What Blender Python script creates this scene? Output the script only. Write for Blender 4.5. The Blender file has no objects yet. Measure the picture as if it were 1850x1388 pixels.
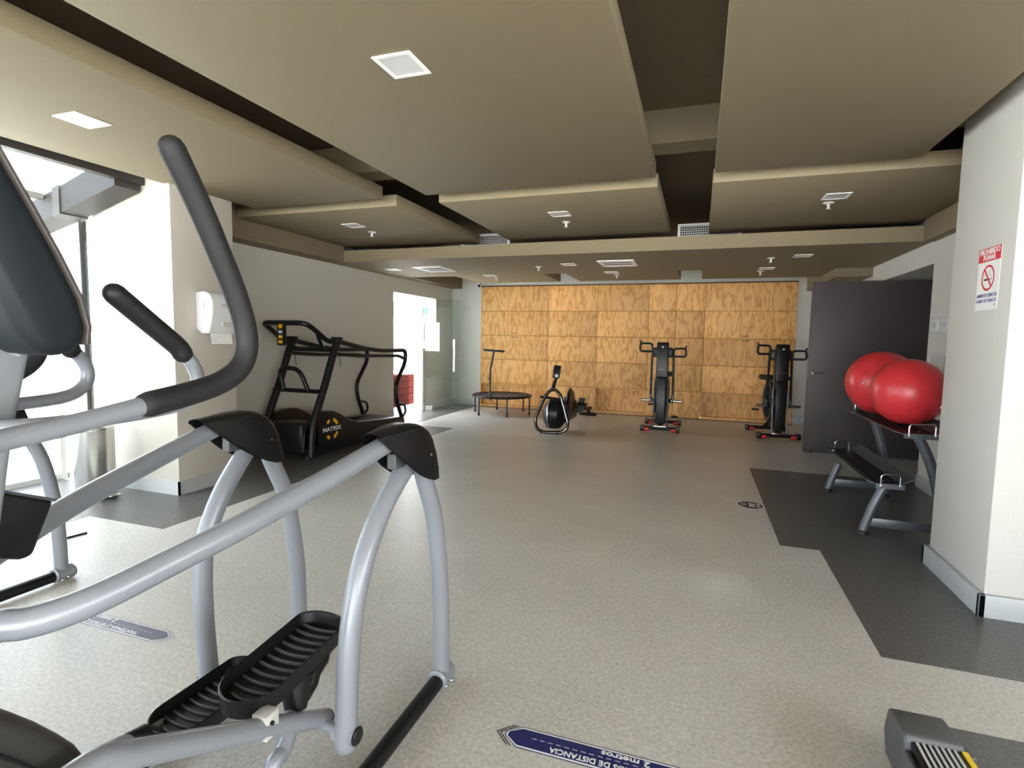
import bpy, bmesh, math, random
from mathutils import Vector, Matrix
random.seed(7)
sc = bpy.context.scene
COL = sc.collection
PI = math.pi

# ------------------------------------------------------------------ camera
F = 977.977
CR = Vector((0.9449827542, 0.3266740078, 0.0170788402))     # camera right
CD = Vector((0.0429695666, -0.0722036390, -0.9964638733))   # camera down
CF = Vector((-0.3242856927, 0.9423750459, -0.0822682342))   # camera forward
EYE = Vector((0, 0, 1.45))
cam_d = bpy.data.cameras.new('camera')
cam = bpy.data.objects.new('camera', cam_d)
COL.objects.link(cam)
cam.matrix_world = Matrix(((CR.x, -CD.x, -CF.x, EYE.x), (CR.y, -CD.y, -CF.y, EYE.y), (CR.z, -CD.z, -CF.z, EYE.z), (0, 0, 0, 1)))
cam_d.sensor_width = 36
cam_d.lens = F / 1850 * 36
cam_d.clip_start = 0.02
cam_d.clip_end = 500
sc.camera = cam

# ------------------------------------------------------------------ world, exposure
sc.view_settings.view_transform = 'Standard'
sc.view_settings.look = 'None'
sc.view_settings.gamma = 1
sc.view_settings.use_curve_mapping = False
sc.view_settings.exposure = 1.34
try:
    sc.cycles.use_denoising = True
    sc.cycles.max_bounces = 10
    sc.cycles.diffuse_bounces = 6
    sc.cycles.sample_clamp_indirect = 8
except Exception:
    pass
SKY = 5.0
w = bpy.data.worlds.new('sky')
sc.world = w
w.use_nodes = True
nt = w.node_tree
nt.nodes.clear()
o_ = nt.nodes.new('ShaderNodeOutputWorld')
bg = nt.nodes.new('ShaderNodeBackground')
tc = nt.nodes.new('ShaderNodeTexCoord')
nz = nt.nodes.new('ShaderNodeTexNoise')
nz.inputs['Scale'].default_value = 3.5
nz.inputs['Detail'].default_value = 6
rp = nt.nodes.new('ShaderNodeValToRGB')
rp.color_ramp.elements[0].position = 0.36
rp.color_ramp.elements[0].color = (0.42, 0.60, 0.86, 1)
rp.color_ramp.elements[1].position = 0.56
rp.color_ramp.elements[1].color = (1.0, 0.99, 0.97, 1)
nt.links.new(tc.outputs['Generated'], nz.inputs['Vector'])
nt.links.new(nz.outputs['Fac'], rp.inputs['Fac'])
nt.links.new(rp.outputs['Color'], bg.inputs['Color'])
bg.inputs['Strength'].default_value = SKY
nt.links.new(bg.outputs['Background'], o_.inputs['Surface'])

sun_d = bpy.data.lights.new('sun', 'SUN')          # high sun behind the building: lights the terrace, not the room
sun_d.energy = 21
sun_d.angle = math.radians(0.6)
sun_d.color = (1.0, 0.98, 0.95)
sun = bpy.data.objects.new('sun', sun_d)
COL.objects.link(sun)
sun.rotation_euler = Vector((-0.46, -0.20, -0.87)).to_track_quat('-Z', 'Y').to_euler()
def portal(name, loc, rot, sx, sy):          # guides sky sampling through the window openings, gives no light itself
    l = bpy.data.lights.new(name, 'AREA')
    l.shape = 'RECTANGLE'
    l.size = sx
    l.size_y = sy
    l.cycles.is_portal = True
    o = bpy.data.objects.new(name, l)
    COL.objects.link(o)
    o.location = loc
    o.rotation_euler = rot
portal('window_portal', (-1.25, -5.95, 1.45), (PI / 2, 0, 0), 8.9, 2.6)
portal('glazing_portal', (-5.92, -1.2, 1.25), (0, -PI / 2, 0), 2.5, 9.5)
portal('skylight_portal', (-5.3, -1.2, 2.9), (0, 0, 0), 1.4, 9.5)
portal('added_window_portal', (3.42, -1.25, 1.5), (0, PI / 2, 0), 1.2, 8.5)  # for the unseen opening added in the near-right wall
portal('doorway_portal', (-5.3, 9.28, 1.12), (0, -PI / 2, 0), 2.25, 1.7)

# ------------------------------------------------------------------ pixel helpers (1850 x 1388)
def ray(x, y):
    return CR * ((x - 925) / F) + CD * ((y - 694) / F) + CF
def on(x, y, ax, v):
    d = ray(x, y)
    return EYE + d * ((v - EYE[ax]) / d[ax])
def PX(x, y, X): return on(x, y, 0, X)
def PY(x, y, Y): return on(x, y, 1, Y)
def PZ(x, y, Z): return on(x, y, 2, Z)

# ------------------------------------------------------------------ materials
MATS = {}
def nodes_of(name):
    m = bpy.data.materials.new(name)
    m.use_nodes = True
    MATS[name] = m
    return m, m.node_tree, m.node_tree.nodes['Principled BSDF']
def mat(name, col, rough=0.5, metal=0.0, var=0.06, scale=30.0, bump=0.0, spec=None, coat=0.0, alpha=None):
    m, t, b = nodes_of(name)
    co = t.nodes.new('ShaderNodeTexCoord')
    n = t.nodes.new('ShaderNodeTexNoise')
    n.inputs['Scale'].default_value = scale
    n.inputs['Detail'].default_value = 4
    t.links.new(co.outputs['Object'], n.inputs['Vector'])
    r = t.nodes.new('ShaderNodeValToRGB')
    r.color_ramp.elements[0].position = 0.3
    r.color_ramp.elements[1].position = 0.7
    r.color_ramp.elements[0].color = tuple(max(0, c * (1 - var)) for c in col) + (1,)
    r.color_ramp.elements[1].color = tuple(min(1, c * (1 + var)) for c in col) + (1,)
    t.links.new(n.outputs['Fac'], r.inputs['Fac'])
    t.links.new(r.outputs['Color'], b.inputs['Base Color'])
    b.inputs['Roughness'].default_value = rough
    b.inputs['Metallic'].default_value = metal
    if spec is not None:
        b.inputs['Specular IOR Level'].default_value = spec
    if coat:
        b.inputs['Coat Weight'].default_value = coat
        b.inputs['Coat Roughness'].default_value = 0.15
    if bump:
        bp = t.nodes.new('ShaderNodeBump')
        bp.inputs['Strength'].default_value = bump
        bp.inputs['Distance'].default_value = 0.002
        t.links.new(n.outputs['Fac'], bp.inputs['Height'])
        t.links.new(bp.outputs['Normal'], b.inputs['Normal'])
    return m
def emis(name, col, strength):
    m, t, b = nodes_of(name)
    b.inputs['Base Color'].default_value = tuple(col) + (1,)
    b.inputs['Emission Color'].default_value = tuple(col) + (1,)
    b.inputs['Emission Strength'].default_value = strength
    b.inputs['Roughness'].default_value = 0.5
    return m
def floor_mat(name, lo, mid, hi, rough, pale_patch=False):
    m, t, b = nodes_of(name)
    N = t.nodes.new
    co = N('ShaderNodeTexCoord')
    n1 = N('ShaderNodeTexNoise'); n1.inputs['Scale'].default_value = 60; n1.inputs['Detail'].default_value = 8; n1.inputs['Roughness'].default_value = 0.75
    n2 = N('ShaderNodeTexNoise'); n2.inputs['Scale'].default_value = 1.1; n2.inputs['Detail'].default_value = 5
    n3 = N('ShaderNodeTexNoise'); n3.inputs['Scale'].default_value = 16; n3.inputs['Detail'].default_value = 6; n3.inputs['Distortion'].default_value = 1.5
    for n in (n1, n2, n3):
        t.links.new(co.outputs['Object'], n.inputs['Vector'])
    r = N('ShaderNodeValToRGB')
    r.color_ramp.elements[0].position = 0.30; r.color_ramp.elements[0].color = lo + (1,)
    r.color_ramp.elements[1].position = 0.72; r.color_ramp.elements[1].color = hi + (1,)
    e = r.color_ramp.elements.new(0.5); e.color = mid + (1,)
    t.links.new(n1.outputs['Fac'], r.inputs['Fac'])
    r3 = N('ShaderNodeValToRGB')
    r3.color_ramp.elements[0].position = 0.56; r3.color_ramp.elements[0].color = (0, 0, 0, 1)
    r3.color_ramp.elements[1].position = 0.74; r3.color_ramp.elements[1].color = (0.42, 0.42, 0.42, 1)
    t.links.new(n3.outputs['Fac'], r3.inputs['Fac'])
    mx = N('ShaderNodeMixRGB'); mx.blend_type = 'MIX'
    mx.inputs['Color2'].default_value = hi + (1,)
    t.links.new(r3.outputs['Color'], mx.inputs['Fac'])
    t.links.new(r.outputs['Color'], mx.inputs['Color1'])
    r2 = N('ShaderNodeValToRGB')
    r2.color_ramp.elements[0].position = 0.3; r2.color_ramp.elements[0].color = (0.88, 0.87, 0.86, 1)
    r2.color_ramp.elements[1].position = 0.7; r2.color_ramp.elements[1].color = (1, 1, 1, 1)
    t.links.new(n2.outputs['Fac'], r2.inputs['Fac'])
    mu = N('ShaderNodeMixRGB'); mu.blend_type = 'MULTIPLY'; mu.inputs['Fac'].default_value = 1
    t.links.new(mx.outputs['Color'], mu.inputs['Color1'])
    t.links.new(r2.outputs['Color'], mu.inputs['Color2'])
    out = mu.outputs['Color']
    if pale_patch:                                   # whitish patch, strongest at its centre and broken up by noise
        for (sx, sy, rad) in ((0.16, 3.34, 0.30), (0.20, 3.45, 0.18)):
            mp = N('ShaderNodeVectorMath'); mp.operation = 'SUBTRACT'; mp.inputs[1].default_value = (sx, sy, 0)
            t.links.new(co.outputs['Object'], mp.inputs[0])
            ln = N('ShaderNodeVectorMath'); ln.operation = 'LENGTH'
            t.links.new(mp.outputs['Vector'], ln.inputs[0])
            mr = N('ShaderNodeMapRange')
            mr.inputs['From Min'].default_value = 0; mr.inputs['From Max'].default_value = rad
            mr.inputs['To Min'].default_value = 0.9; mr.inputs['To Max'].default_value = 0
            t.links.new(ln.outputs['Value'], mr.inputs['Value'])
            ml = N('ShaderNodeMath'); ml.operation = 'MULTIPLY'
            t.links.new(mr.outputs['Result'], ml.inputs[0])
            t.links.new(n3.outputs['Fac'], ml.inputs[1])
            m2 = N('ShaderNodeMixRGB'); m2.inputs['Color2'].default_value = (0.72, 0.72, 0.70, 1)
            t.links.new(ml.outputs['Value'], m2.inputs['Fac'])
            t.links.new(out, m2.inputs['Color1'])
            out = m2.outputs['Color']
    t.links.new(out, b.inputs['Base Color'])
    b.inputs['Roughness'].default_value = rough
    bp = N('ShaderNodeBump'); bp.inputs['Strength'].default_value = 0.08; bp.inputs['Distance'].default_value = 0.001
    t.links.new(n1.outputs['Fac'], bp.inputs['Height'])
    t.links.new(bp.outputs['Normal'], b.inputs['Normal'])
    return m
def wood_mat(name, c0, c1, c2):
    m, t, b = nodes_of(name)
    N = t.nodes.new
    co = N('ShaderNodeTexCoord'); oi = N('ShaderNodeObjectInfo')
    sc_ = N('ShaderNodeVectorMath'); sc_.operation = 'SCALE'; sc_.inputs[0].default_value = (17, 9, 23)
    t.links.new(oi.outputs['Random'], sc_.inputs['Scale'])
    ad = N('ShaderNodeVectorMath'); ad.operation = 'ADD'
    t.links.new(co.outputs['Object'], ad.inputs[0]); t.links.new(sc_.outputs['Vector'], ad.inputs[1])
    mp = N('ShaderNodeMapping'); mp.inputs['Scale'].default_value = (1.0, 1.0, 0.28)
    t.links.new(ad.outputs['Vector'], mp.inputs['Vector'])
    n1 = N('ShaderNodeTexNoise'); n1.inputs['Scale'].default_value = 3.2; n1.inputs['Detail'].default_value = 3; n1.inputs['Roughness'].default_value = 0.55
    t.links.new(mp.outputs['Vector'], n1.inputs['Vector'])
    mu = N('ShaderNodeMath'); mu.operation = 'MULTIPLY'; mu.inputs[1].default_value = 9.0
    t.links.new(n1.outputs['Fac'], mu.inputs[0])
    fr = N('ShaderNodeMath'); fr.operation = 'PINGPONG'; fr.inputs[1].default_value = 0.5
    t.links.new(mu.outputs['Value'], fr.inputs[0])
    r = N('ShaderNodeValToRGB')
    r.color_ramp.elements[0].position = 0.0; r.color_ramp.elements[0].color = c0 + (1,)
    r.color_ramp.elements[1].position = 0.5; r.color_ramp.elements[1].color = c2 + (1,)
    e = r.color_ramp.elements.new(0.16); e.color = c1 + (1,)
    t.links.new(fr.outputs['Value'], r.inputs['Fac'])
    n2 = N('ShaderNodeTexNoise'); n2.inputs['Scale'].default_value = 30; n2.inputs['Detail'].default_value = 4
    mp2 = N('ShaderNodeMapping'); mp2.inputs['Scale'].default_value = (3.0, 3.0, 0.08)
    t.links.new(ad.outputs['Vector'], mp2.inputs['Vector']); t.links.new(mp2.outputs['Vector'], n2.inputs['Vector'])
    mx = N('ShaderNodeMixRGB'); mx.blend_type = 'MULTIPLY'; mx.inputs['Fac'].default_value = 0.3
    t.links.new(r.outputs['Color'], mx.inputs['Color1']); t.links.new(n2.outputs['Fac'], mx.inputs['Color2'])
    hs = N('ShaderNodeHueSaturation')
    mv = N('ShaderNodeMapRange'); mv.inputs['To Min'].default_value = 1.1; mv.inputs['To Max'].default_value = 1.4
    t.links.new(oi.outputs['Random'], mv.inputs['Value']); t.links.new(mv.outputs['Result'], hs.inputs['Value'])
    t.links.new(mx.outputs['Color'], hs.inputs['Color'])
    t.links.new(hs.outputs['Color'], b.inputs['Base Color'])
    b.inputs['Roughness'].default_value = 0.5
    b.inputs['Specular IOR Level'].default_value = 0.3
    return m
def glass_mat(name, tint, keep=0.9):
    m, t, b = nodes_of(name)
    t.nodes.remove(b)
    N = t.nodes.new
    tr = N('ShaderNodeBsdfTransparent'); tr.inputs['Color'].default_value = tint + (1,)
    gl = N('ShaderNodeBsdfGlossy'); gl.inputs['Roughness'].default_value = 0.02
    mx = N('ShaderNodeMixShader'); mx.inputs['Fac'].default_value = 0.05
    t.links.new(tr.outputs['BSDF'], mx.inputs[1]); t.links.new(gl.outputs['BSDF'], mx.inputs[2])
    t.links.new(mx.outputs['Shader'], t.nodes['Material Output'].inputs['Surface'])
    return m

mat('ceiling_paint', (0.235, 0.19, 0.113), 0.75, var=0.03, scale=80)
mat('dark_ceiling', (0.20, 0.155, 0.095), 0.8, var=0.05)
mat('wall_grey', (0.56, 0.56, 0.51), 0.6, var=0.02, scale=60, bump=0.05)
mat('wall_white', (0.50, 0.47, 0.405), 0.6, var=0.02, scale=60, bump=0.08)
mat('wall_cream', (0.56, 0.545, 0.505), 0.65, var=0.03, scale=90, bump=0.12)
mat('skirting', (0.44, 0.46, 0.46), 0.4, var=0.03)
mat('outside_white', (0.80, 0.79, 0.76), 0.7, var=0.03, scale=8)
mat('beige_wall', (0.55, 0.48, 0.38), 0.7, var=0.05, scale=20)
mat('building_render', (0.22, 0.215, 0.205), 0.8)
mat('red_brick_wood', (0.030, 0.0045, 0.003), 0.95, var=0.25, scale=14, spec=0.03)
mat('steel_frame', (0.66, 0.66, 0.64), 0.35, 0.4, var=0.03)
mat('rafter_brown', (0.032, 0.027, 0.022), 0.5, var=0.08)
floor_mat('floor_light', (0.37, 0.357, 0.323), (0.565, 0.552, 0.505), (0.76, 0.745, 0.70), 0.36, pale_patch=True)
floor_mat('floor_dark', (0.062, 0.062, 0.060), (0.108, 0.107, 0.103), (0.185, 0.183, 0.175), 0.36)
wood_mat('plywood', (0.52, 0.245, 0.07), (0.655, 0.352, 0.119), (0.735, 0.425, 0.163))
mat('wood_edge', (0.42, 0.22, 0.09), 0.5, var=0.1)
mat('slit_dark', (0.10, 0.05, 0.02), 0.8)
mat('silver_paint', (0.235, 0.252, 0.28), 0.33, 0.1, var=0.02, scale=200, coat=0.2)
mat('cap_grey', (0.075, 0.077, 0.08), 0.5, var=0.05, scale=300)
mat('shroud_grey', (0.036, 0.034, 0.031), 0.5, var=0.05, scale=300)
mat('bezel_brown', (0.06, 0.052, 0.045), 0.45)
mat('rib_rubber', (0.06, 0.06, 0.06), 0.45)
mat('backing_dark', (0.12, 0.06, 0.025), 0.8)
mat('strap_grey', (0.075, 0.068, 0.058), 0.5)
mat('grey_plastic', (0.010, 0.0145, 0.018), 0.46, var=0.05, scale=300, bump=0.05, spec=0.3)
mat('light_plastic', (0.24, 0.26, 0.275), 0.4, var=0.03)
mat('foam', (0.009, 0.009, 0.010), 0.65, var=0.08, scale=400, bump=0.15)
mat('rubber', (0.010, 0.010, 0.011), 0.5, var=0.1, scale=200, spec=0.35)
mat('black_plastic', (0.007, 0.007, 0.0075), 0.36, var=0.1, scale=150, spec=0.35)
mat('black_paint', (0.006, 0.006, 0.0065), 0.42, var=0.1, spec=0.3)
mat('gun_metal', (0.10, 0.108, 0.118), 0.35, 0.35, var=0.05)
mat('chrome', (0.75, 0.75, 0.75), 0.12, 1.0, var=0.02)
mat('brushed_steel', (0.62, 0.61, 0.58), 0.22, 1.0, var=0.04, scale=40)
mat('white_plastic', (0.64, 0.635, 0.63), 0.35, var=0.02)
mat('off_white', (0.52, 0.515, 0.49), 0.45, var=0.02)
mat('paper', (0.80, 0.79, 0.76), 0.8, var=0.03)
mat('orange_print', (0.75, 0.38, 0.02), 0.5)
mat('white_print', (0.82, 0.82, 0.80), 0.5)
mat('grey_print', (0.45, 0.45, 0.50), 0.5)
mat('red_print', (0.62, 0.03, 0.05), 0.5)
mat('black_print', (0.02, 0.02, 0.025), 0.5)
mat('navy_print', (0.018, 0.024, 0.115), 0.35, var=0.15, scale=60)
mat('navy_faded', (0.10, 0.10, 0.16), 0.4, var=0.1, scale=60)
mat('blue_print', (0.12, 0.11, 0.32), 0.5)
mat('ball_red', (0.56, 0.030, 0.036), 0.34, var=0.08, scale=18)
mat('cap_red', (0.60, 0.03, 0.03), 0.4)
mat('door_dark', (0.058, 0.046, 0.046), 0.5, var=0.1, scale=60)
mat('mesh_black', (0.06, 0.055, 0.05), 0.8, var=0.2, scale=120)
mat('yellow_paint', (0.85, 0.58, 0.02), 0.4)
mat('lamp_off', (0.86, 0.85, 0.83), 0.4, var=0.01)
mat('diffuser', (0.60, 0.595, 0.58), 0.35, var=0.01)
glass_mat('clear_glass', (0.71, 0.73, 0.73))
glass_mat('green_glass', (0.92, 0.965, 0.945))
mat('hill_blue', (0.05, 0.085, 0.13), 0.9, var=0.3, scale=0.15)

# ------------------------------------------------------------------ mesh helpers
ORG = Vector((0, 0, 0))
def V(*a): return Vector(a)
def cr(pts, n=6):
    P = [Vector(p) for p in pts]
    if len(P) < 3: return P
    Q = [P[0] * 2 - P[1]] + P + [P[-1] * 2 - P[-2]]
    out = []
    for i in range(1, len(Q) - 2):
        a, b, c, d = Q[i - 1], Q[i], Q[i + 1], Q[i + 2]
        for k in range(n):
            t = k / n
            out.append(0.5 * ((2 * b) + (c - a) * t + (2 * a - 5 * b + 4 * c - d) * t * t + (3 * b - a - 3 * c + d) * t ** 3))
    out.append(P[-1])
    return out
def rounded(pts, r=0.05, n=5):
    P = [Vector(p) for p in pts]
    out = [P[0]]
    for i in range(1, len(P) - 1):
        a, b, c = P[i - 1], P[i], P[i + 1]
        u = (a - b); v = (c - b)
        k = min(r, u.length * 0.48, v.length * 0.48)
        s = b + u.normalized() * k; e = b + v.normalized() * k
        for j in range(n + 1):
            t = j / n
            out.append((1 - t) ** 2 * s + 2 * t * (1 - t) * b + t * t * e)
    out.append(P[-1])
    return out
def tube(bm, pts, r, seg=12, closed=False, flat=1.0, round_end=False):
    P = [Vector(p) for p in pts]
    n = len(P)
    R = list(r) if isinstance(r, (list, tuple)) else [r] * n
    if round_end and not closed:
        def endcap(p, q, rad):
            d = (p - q).normalized()
            return [(p + d * rad * math.sin(a), rad * math.cos(a)) for a in (0.5, 0.95, 1.3)]
        e1 = endcap(P[-1], P[-2], R[-1])
        s1 = endcap(P[0], P[1], R[0])[::-1]
        P = [a for a, _ in s1] + P + [a for a, _ in e1]
        R = [b for _, b in s1] + R + [b for _, b in e1]
        n = len(P)
    T = []
    for i in range(n):
        if closed: d = P[(i + 1) % n] - P[i - 1]
        else: d = P[min(i + 1, n - 1)] - P[max(i - 1, 0)]
        T.append(d.normalized() if d.length > 1e-9 else Vector((0, 0, 1)))
    ref = Vector((1, 0, 0))
    if abs(T[0].dot(ref)) > 0.9: ref = Vector((0, 0, 1))
    u = (ref - T[0] * ref.dot(T[0])).normalized()
    rings = []
    for i in range(n):
        u = u - T[i] * u.dot(T[i])
        u.normalize()
        v = T[i].cross(u)
        rings.append([bm.verts.new(P[i] + u * (R[i] * flat * math.cos(2 * PI * k / seg)) + v * (R[i] * math.sin(2 * PI * k / seg))) for k in range(seg)])
    for i in range(n if closed else n - 1):
        a = rings[i]; b = rings[(i + 1) % n]
        for k in range(seg):
            bm.faces.new((a[k], a[(k + 1) % seg], b[(k + 1) % seg], b[k]))
    if not closed:
        bm.faces.new(rings[0][::-1]); bm.faces.new(rings[-1])
    return bm
def box(bm, x0, x1, y0, y1, z0, z1, bev=0.0):
    b2 = bmesh.new()
    vs = [b2.verts.new((x, y, z)) for x in (x0, x1) for y in (y0, y1) for z in (z0, z1)]
    for f in ((0, 1, 3, 2), (4, 6, 7, 5), (0, 4, 5, 1), (2, 3, 7, 6), (0, 2, 6, 4), (1, 5, 7, 3)):
        b2.faces.new([vs[i] for i in f])
    if bev:
        bmesh.ops.bevel(b2, geom=b2.edges[:], offset=bev, segments=2, affect='EDGES', profile=0.5)
    merge(bm, b2)
    return bm
def merge(bm, b2, M=None):
    if M is not None: bmesh.ops.transform(b2, matrix=M, verts=b2.verts[:])
    mp = {}
    for v in b2.verts: mp[v] = bm.verts.new(v.co)
    for f in b2.faces:
        try: bm.faces.new([mp[v] for v in f.verts])
        except ValueError: pass
    b2.free()
def prism(bm, poly, ax, a, b, bev=0.0):
    """poly: 2D points in the two axes other than ax (in order), extruded from a to b along ax"""
    b2 = bmesh.new()
    def P(p, t):
        q = list(p); q.insert(ax, t); return q
    A = [b2.verts.new(P(p, a)) for p in poly]
    B = [b2.verts.new(P(p, b)) for p in poly]
    n = len(poly)
    b2.faces.new(A); b2.faces.new(B[::-1])
    for i in range(n): b2.faces.new((A[i], B[i], B[(i + 1) % n], A[(i + 1) % n]))
    bmesh.ops.recalc_face_normals(b2, faces=b2.faces[:])
    if bev:
        es = [e for e in b2.edges if len(e.link_faces) == 2 and e.calc_face_angle(0) > 0.6]
        bmesh.ops.bevel(b2, geom=es, offset=bev, segments=3, affect='EDGES', profile=0.5)
    merge(bm, b2)
    return bm
def lathe(bm, prof, c=(0, 0, 0), ax=2, seg=24):
    """prof: (radius, height) pairs along axis ax through c"""
    c = Vector(c)
    rings = []
    for (r, h) in prof:
        ring = []
        for k in range(seg):
            a = 2 * PI * k / seg
            q = [r * math.cos(a), r * math.sin(a)]
            q.insert(ax, h)
            ring.append(bm.verts.new(c + Vector(q)))
        rings.append(ring)
    for i in range(len(rings) - 1):
        for k in range(seg):
            bm.faces.new((rings[i][k], rings[i][(k + 1) % seg], rings[i + 1][(k + 1) % seg], rings[i + 1][k]))
    bm.faces.new(rings[0][::-1]); bm.faces.new(rings[-1])
    return bm
def sphere(bm, c, r, u=32, v=20, M=None):
    b2 = bmesh.new()
    bmesh.ops.create_uvsphere(b2, u_segments=u, v_segments=v, radius=r)
    bmesh.ops.translate(b2, verts=b2.verts[:], vec=Vector(c))
    merge(bm, b2, M)
    return bm
def NB(): return bmesh.new()
def obj(name, bm, m, parent=None, sharp=35, M=None):
    bmesh.ops.recalc_face_normals(bm, faces=bm.faces[:])
    if M is not None: bmesh.ops.transform(bm, matrix=M, verts=bm.verts[:])
    bmesh.ops.translate(bm, verts=bm.verts[:], vec=-ORG)
    me = bpy.data.meshes.new(name)
    bm.to_mesh(me); bm.free()
    me.materials.append(MATS[m])
    me.shade_smooth()
    me.set_sharp_from_angle(angle=math.radians(sharp))
    o = bpy.data.objects.new(name, me)
    COL.objects.link(o)
    if parent is not None: o.parent = parent
    return o
def tag(o, label, cat, group=None):
    o['label'] = label; o['category'] = cat
    if group: o['group'] = group
    return o
def thing(name, label, cat, loc=(0, 0, 0), group=None):
    global ORG
    o = bpy.data.objects.new(name, None)
    o.empty_display_size = 0.1
    COL.objects.link(o)
    o.location = loc
    ORG = Vector(loc)
    return tag(o, label, cat, group)
def world_org():
    global ORG
    ORG = Vector((0, 0, 0))
def struct(name, bm, m, parent=None):
    world_org()
    o = obj(name, bm, m, parent)
    if parent is None: o['kind'] = 'structure'
    return o
def copy_tree(o, parent=None):
    c = o.copy(); COL.objects.link(c)
    if parent is not None:
        c.parent = parent
    for ch in list(o.children): copy_tree(ch, c)
    return c
def kid(name, root, m, fn, *a, **k):
    bm = NB(); fn(bm, *a, **k)
    return obj(name, bm, m, root)
def text(name, s, size, origin, xdir, ydir, m, parent, align='CENTER', depth=0.0006, xs=1.0):
    cu = bpy.data.curves.new('txt', 'FONT')
    cu.body = s; cu.size = size; cu.align_x = align; cu.align_y = 'CENTER'; cu.extrude = depth / 2
    cu.resolution_u = 3
    try: cu.offset = size * 0.022
    except Exception: pass
    t = bpy.data.objects.new('txt', cu)
    COL.objects.link(t)
    bpy.context.view_layer.update()
    me = bpy.data.meshes.new_from_object(t.evaluated_get(bpy.context.evaluated_depsgraph_get()))
    bpy.data.objects.remove(t); bpy.data.curves.remove(cu)
    x = Vector(xdir).normalized(); y = Vector(ydir).normalized(); z = x.cross(y)
    M = Matrix(((x.x, y.x, z.x, origin[0] - ORG.x), (x.y, y.y, z.y, origin[1] - ORG.y), (x.z, y.z, z.z, origin[2] - ORG.z), (0, 0, 0, 1))) @ Matrix.Diagonal((xs, 1, 1, 1))
    me.transform(M)
    me.name = name
    me.materials.clear(); me.materials.append(MATS[m])
    o = bpy.data.objects.new(name, me)
    COL.objects.link(o)
    o.parent = parent
    return o
def poly_flat(bm, pts, z0, z1):
    return prism(bm, [(p[0], p[1]) for p in pts], 2, z0, z1)

# ------------------------------------------------------------------ room shell
XL, XR, YB = -5.15, 2.2, 10.87
ZTOP = 3.2
# floor and its dark inlays
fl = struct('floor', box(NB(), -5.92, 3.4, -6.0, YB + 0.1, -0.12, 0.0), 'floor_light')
def inlay(rects):
    for (x0, x1, y0, y1) in rects:
        obj('dark_inlay', box(NB(), x0, x1, y0, y1, 0.0, 0.0016), 'floor_dark', fl)
world_org()
bm = NB()
prism(bm, [(0.61, 4.23), (0.865, 4.23), (0.865, 2.855), (3.39, 2.855), (3.39, 6.78), (0.61, 6.78)], 2, 0, 0.0016)
obj('dark_inlay', bm, 'floor_dark', fl)
bm = NB()
prism(bm, [(0.87, -0.5), (3.39, -0.5), (3.39, 2.4), (0.87, 2.4)], 2, 0, 0.0016)
obj('dark_inlay', bm, 'floor_dark', fl)
bm = NB()
prism(bm, [(-5.9, -3.4), (-4.5, -3.4), (-4.5, 2.866), (-3.71, 2.866), (-3.71, 7.9), (-4.5, 7.9), (-4.5, 10.86), (-5.14, 10.86), (-5.14, 3.52), (-5.9, 3.52)], 2, 0, 0.0016)
obj('dark_inlay', bm, 'floor_dark', fl)
prism_back = box(NB(), -4.4, 1.62, 10.66, 10.84, 0, 0.0016)
obj('dark_inlay', prism_back, 'floor_dark', fl)
# back wall: masonry + plywood cladding
bm = NB(); box(bm, -5.3, -4.46, YB, YB + 0.35, 0, ZTOP); box(bm, 1.62, 3.4, YB, YB + 0.35, 0, ZTOP); box(bm, -4.46, 1.62, YB, YB + 0.35, 2.56, ZTOP)
wb = struct('wall_back', bm, 'wall_grey')
obj('cladding_backing', box(NB(), -4.46, 1.62, YB + 0.17, YB + 0.30, 0, 2.56), 'backing_dark', wb)
cols = [-4.46, -2.96, -1.95, -0.95, -0.45, 0.07, 1.62]
rows = [0.0, 0.51, 1.02, 1.53, 2.04, 2.555]
TH = 0.03
for i in range(6):
    for j in range(5):
        x0, x1, z0, z1 = cols[i], cols[i + 1], rows[j], rows[j + 1]
        g = 0.003
        if j == 0 and i in (0, 2, 5):
            # open plinth recess: set-back board with returns
            obj('plywood_panel', box(NB(), x0 + 0.02, x1 - 0.02, YB + 0.10, YB + 0.165, 0.045, z1 - 0.02), 'plywood', wb)
            obj('plywood_return', box(NB(), x0 + g, x0 + 0.02, YB - TH, YB + 0.165, 0.0, z1 - g), 'plywood', wb)
            obj('plywood_return', box(NB(), x1 - 0.02, x1 - g, YB - TH, YB + 0.165, 0.0, z1 - g), 'plywood', wb)
            obj('plywood_ledge', box(NB(), x0 + 0.02, x1 - 0.02, YB - TH + 0.004, YB + 0.165, 0.0, 0.045), 'plywood', wb)
            obj('plywood_ledge', box(NB(), x0 + 0.02, x1 - 0.02, YB - TH + 0.004, YB + 0.165, z1 - 0.02, z1 - g), 'plywood', wb)
            continue
        bm = NB(); box(bm, x0 + g, x1 - g, YB - TH - random.uniform(0, 0.003), YB + 0.165, z0 + g, z1 - g, 0.0015)
        p = obj('plywood_panel', bm, 'plywood', wb)
        if i in (0, 5) and j in (2, 3):
            zc = z1 - 0.035 if j == 2 else z0 + 0.05
            xc = -3.7 if i == 0 else 0.79
            obj('finger_pull', box(NB(), xc - 0.07, xc + 0.07, YB - TH - 0.006, YB - TH + 0.002, zc - 0.006, zc + 0.006), 'slit_dark', p)
struct('trim_1', box(NB(), -4.46, 1.62, YB - 0.03, YB - 0.002, 2.557, 2.575), 'backing_dark')
bm = NB(); box(bm, XL, -4.47, YB - 0.018, YB - 0.001, 0, 0.12, 0.003); struct('baseboard_back', bm, 'skirting')
bm = NB(); box(bm, 1.63, 2.6, YB - 0.018, YB - 0.001, 0, 0.12, 0.003); struct('baseboard_back_right', bm, 'skirting')

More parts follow.
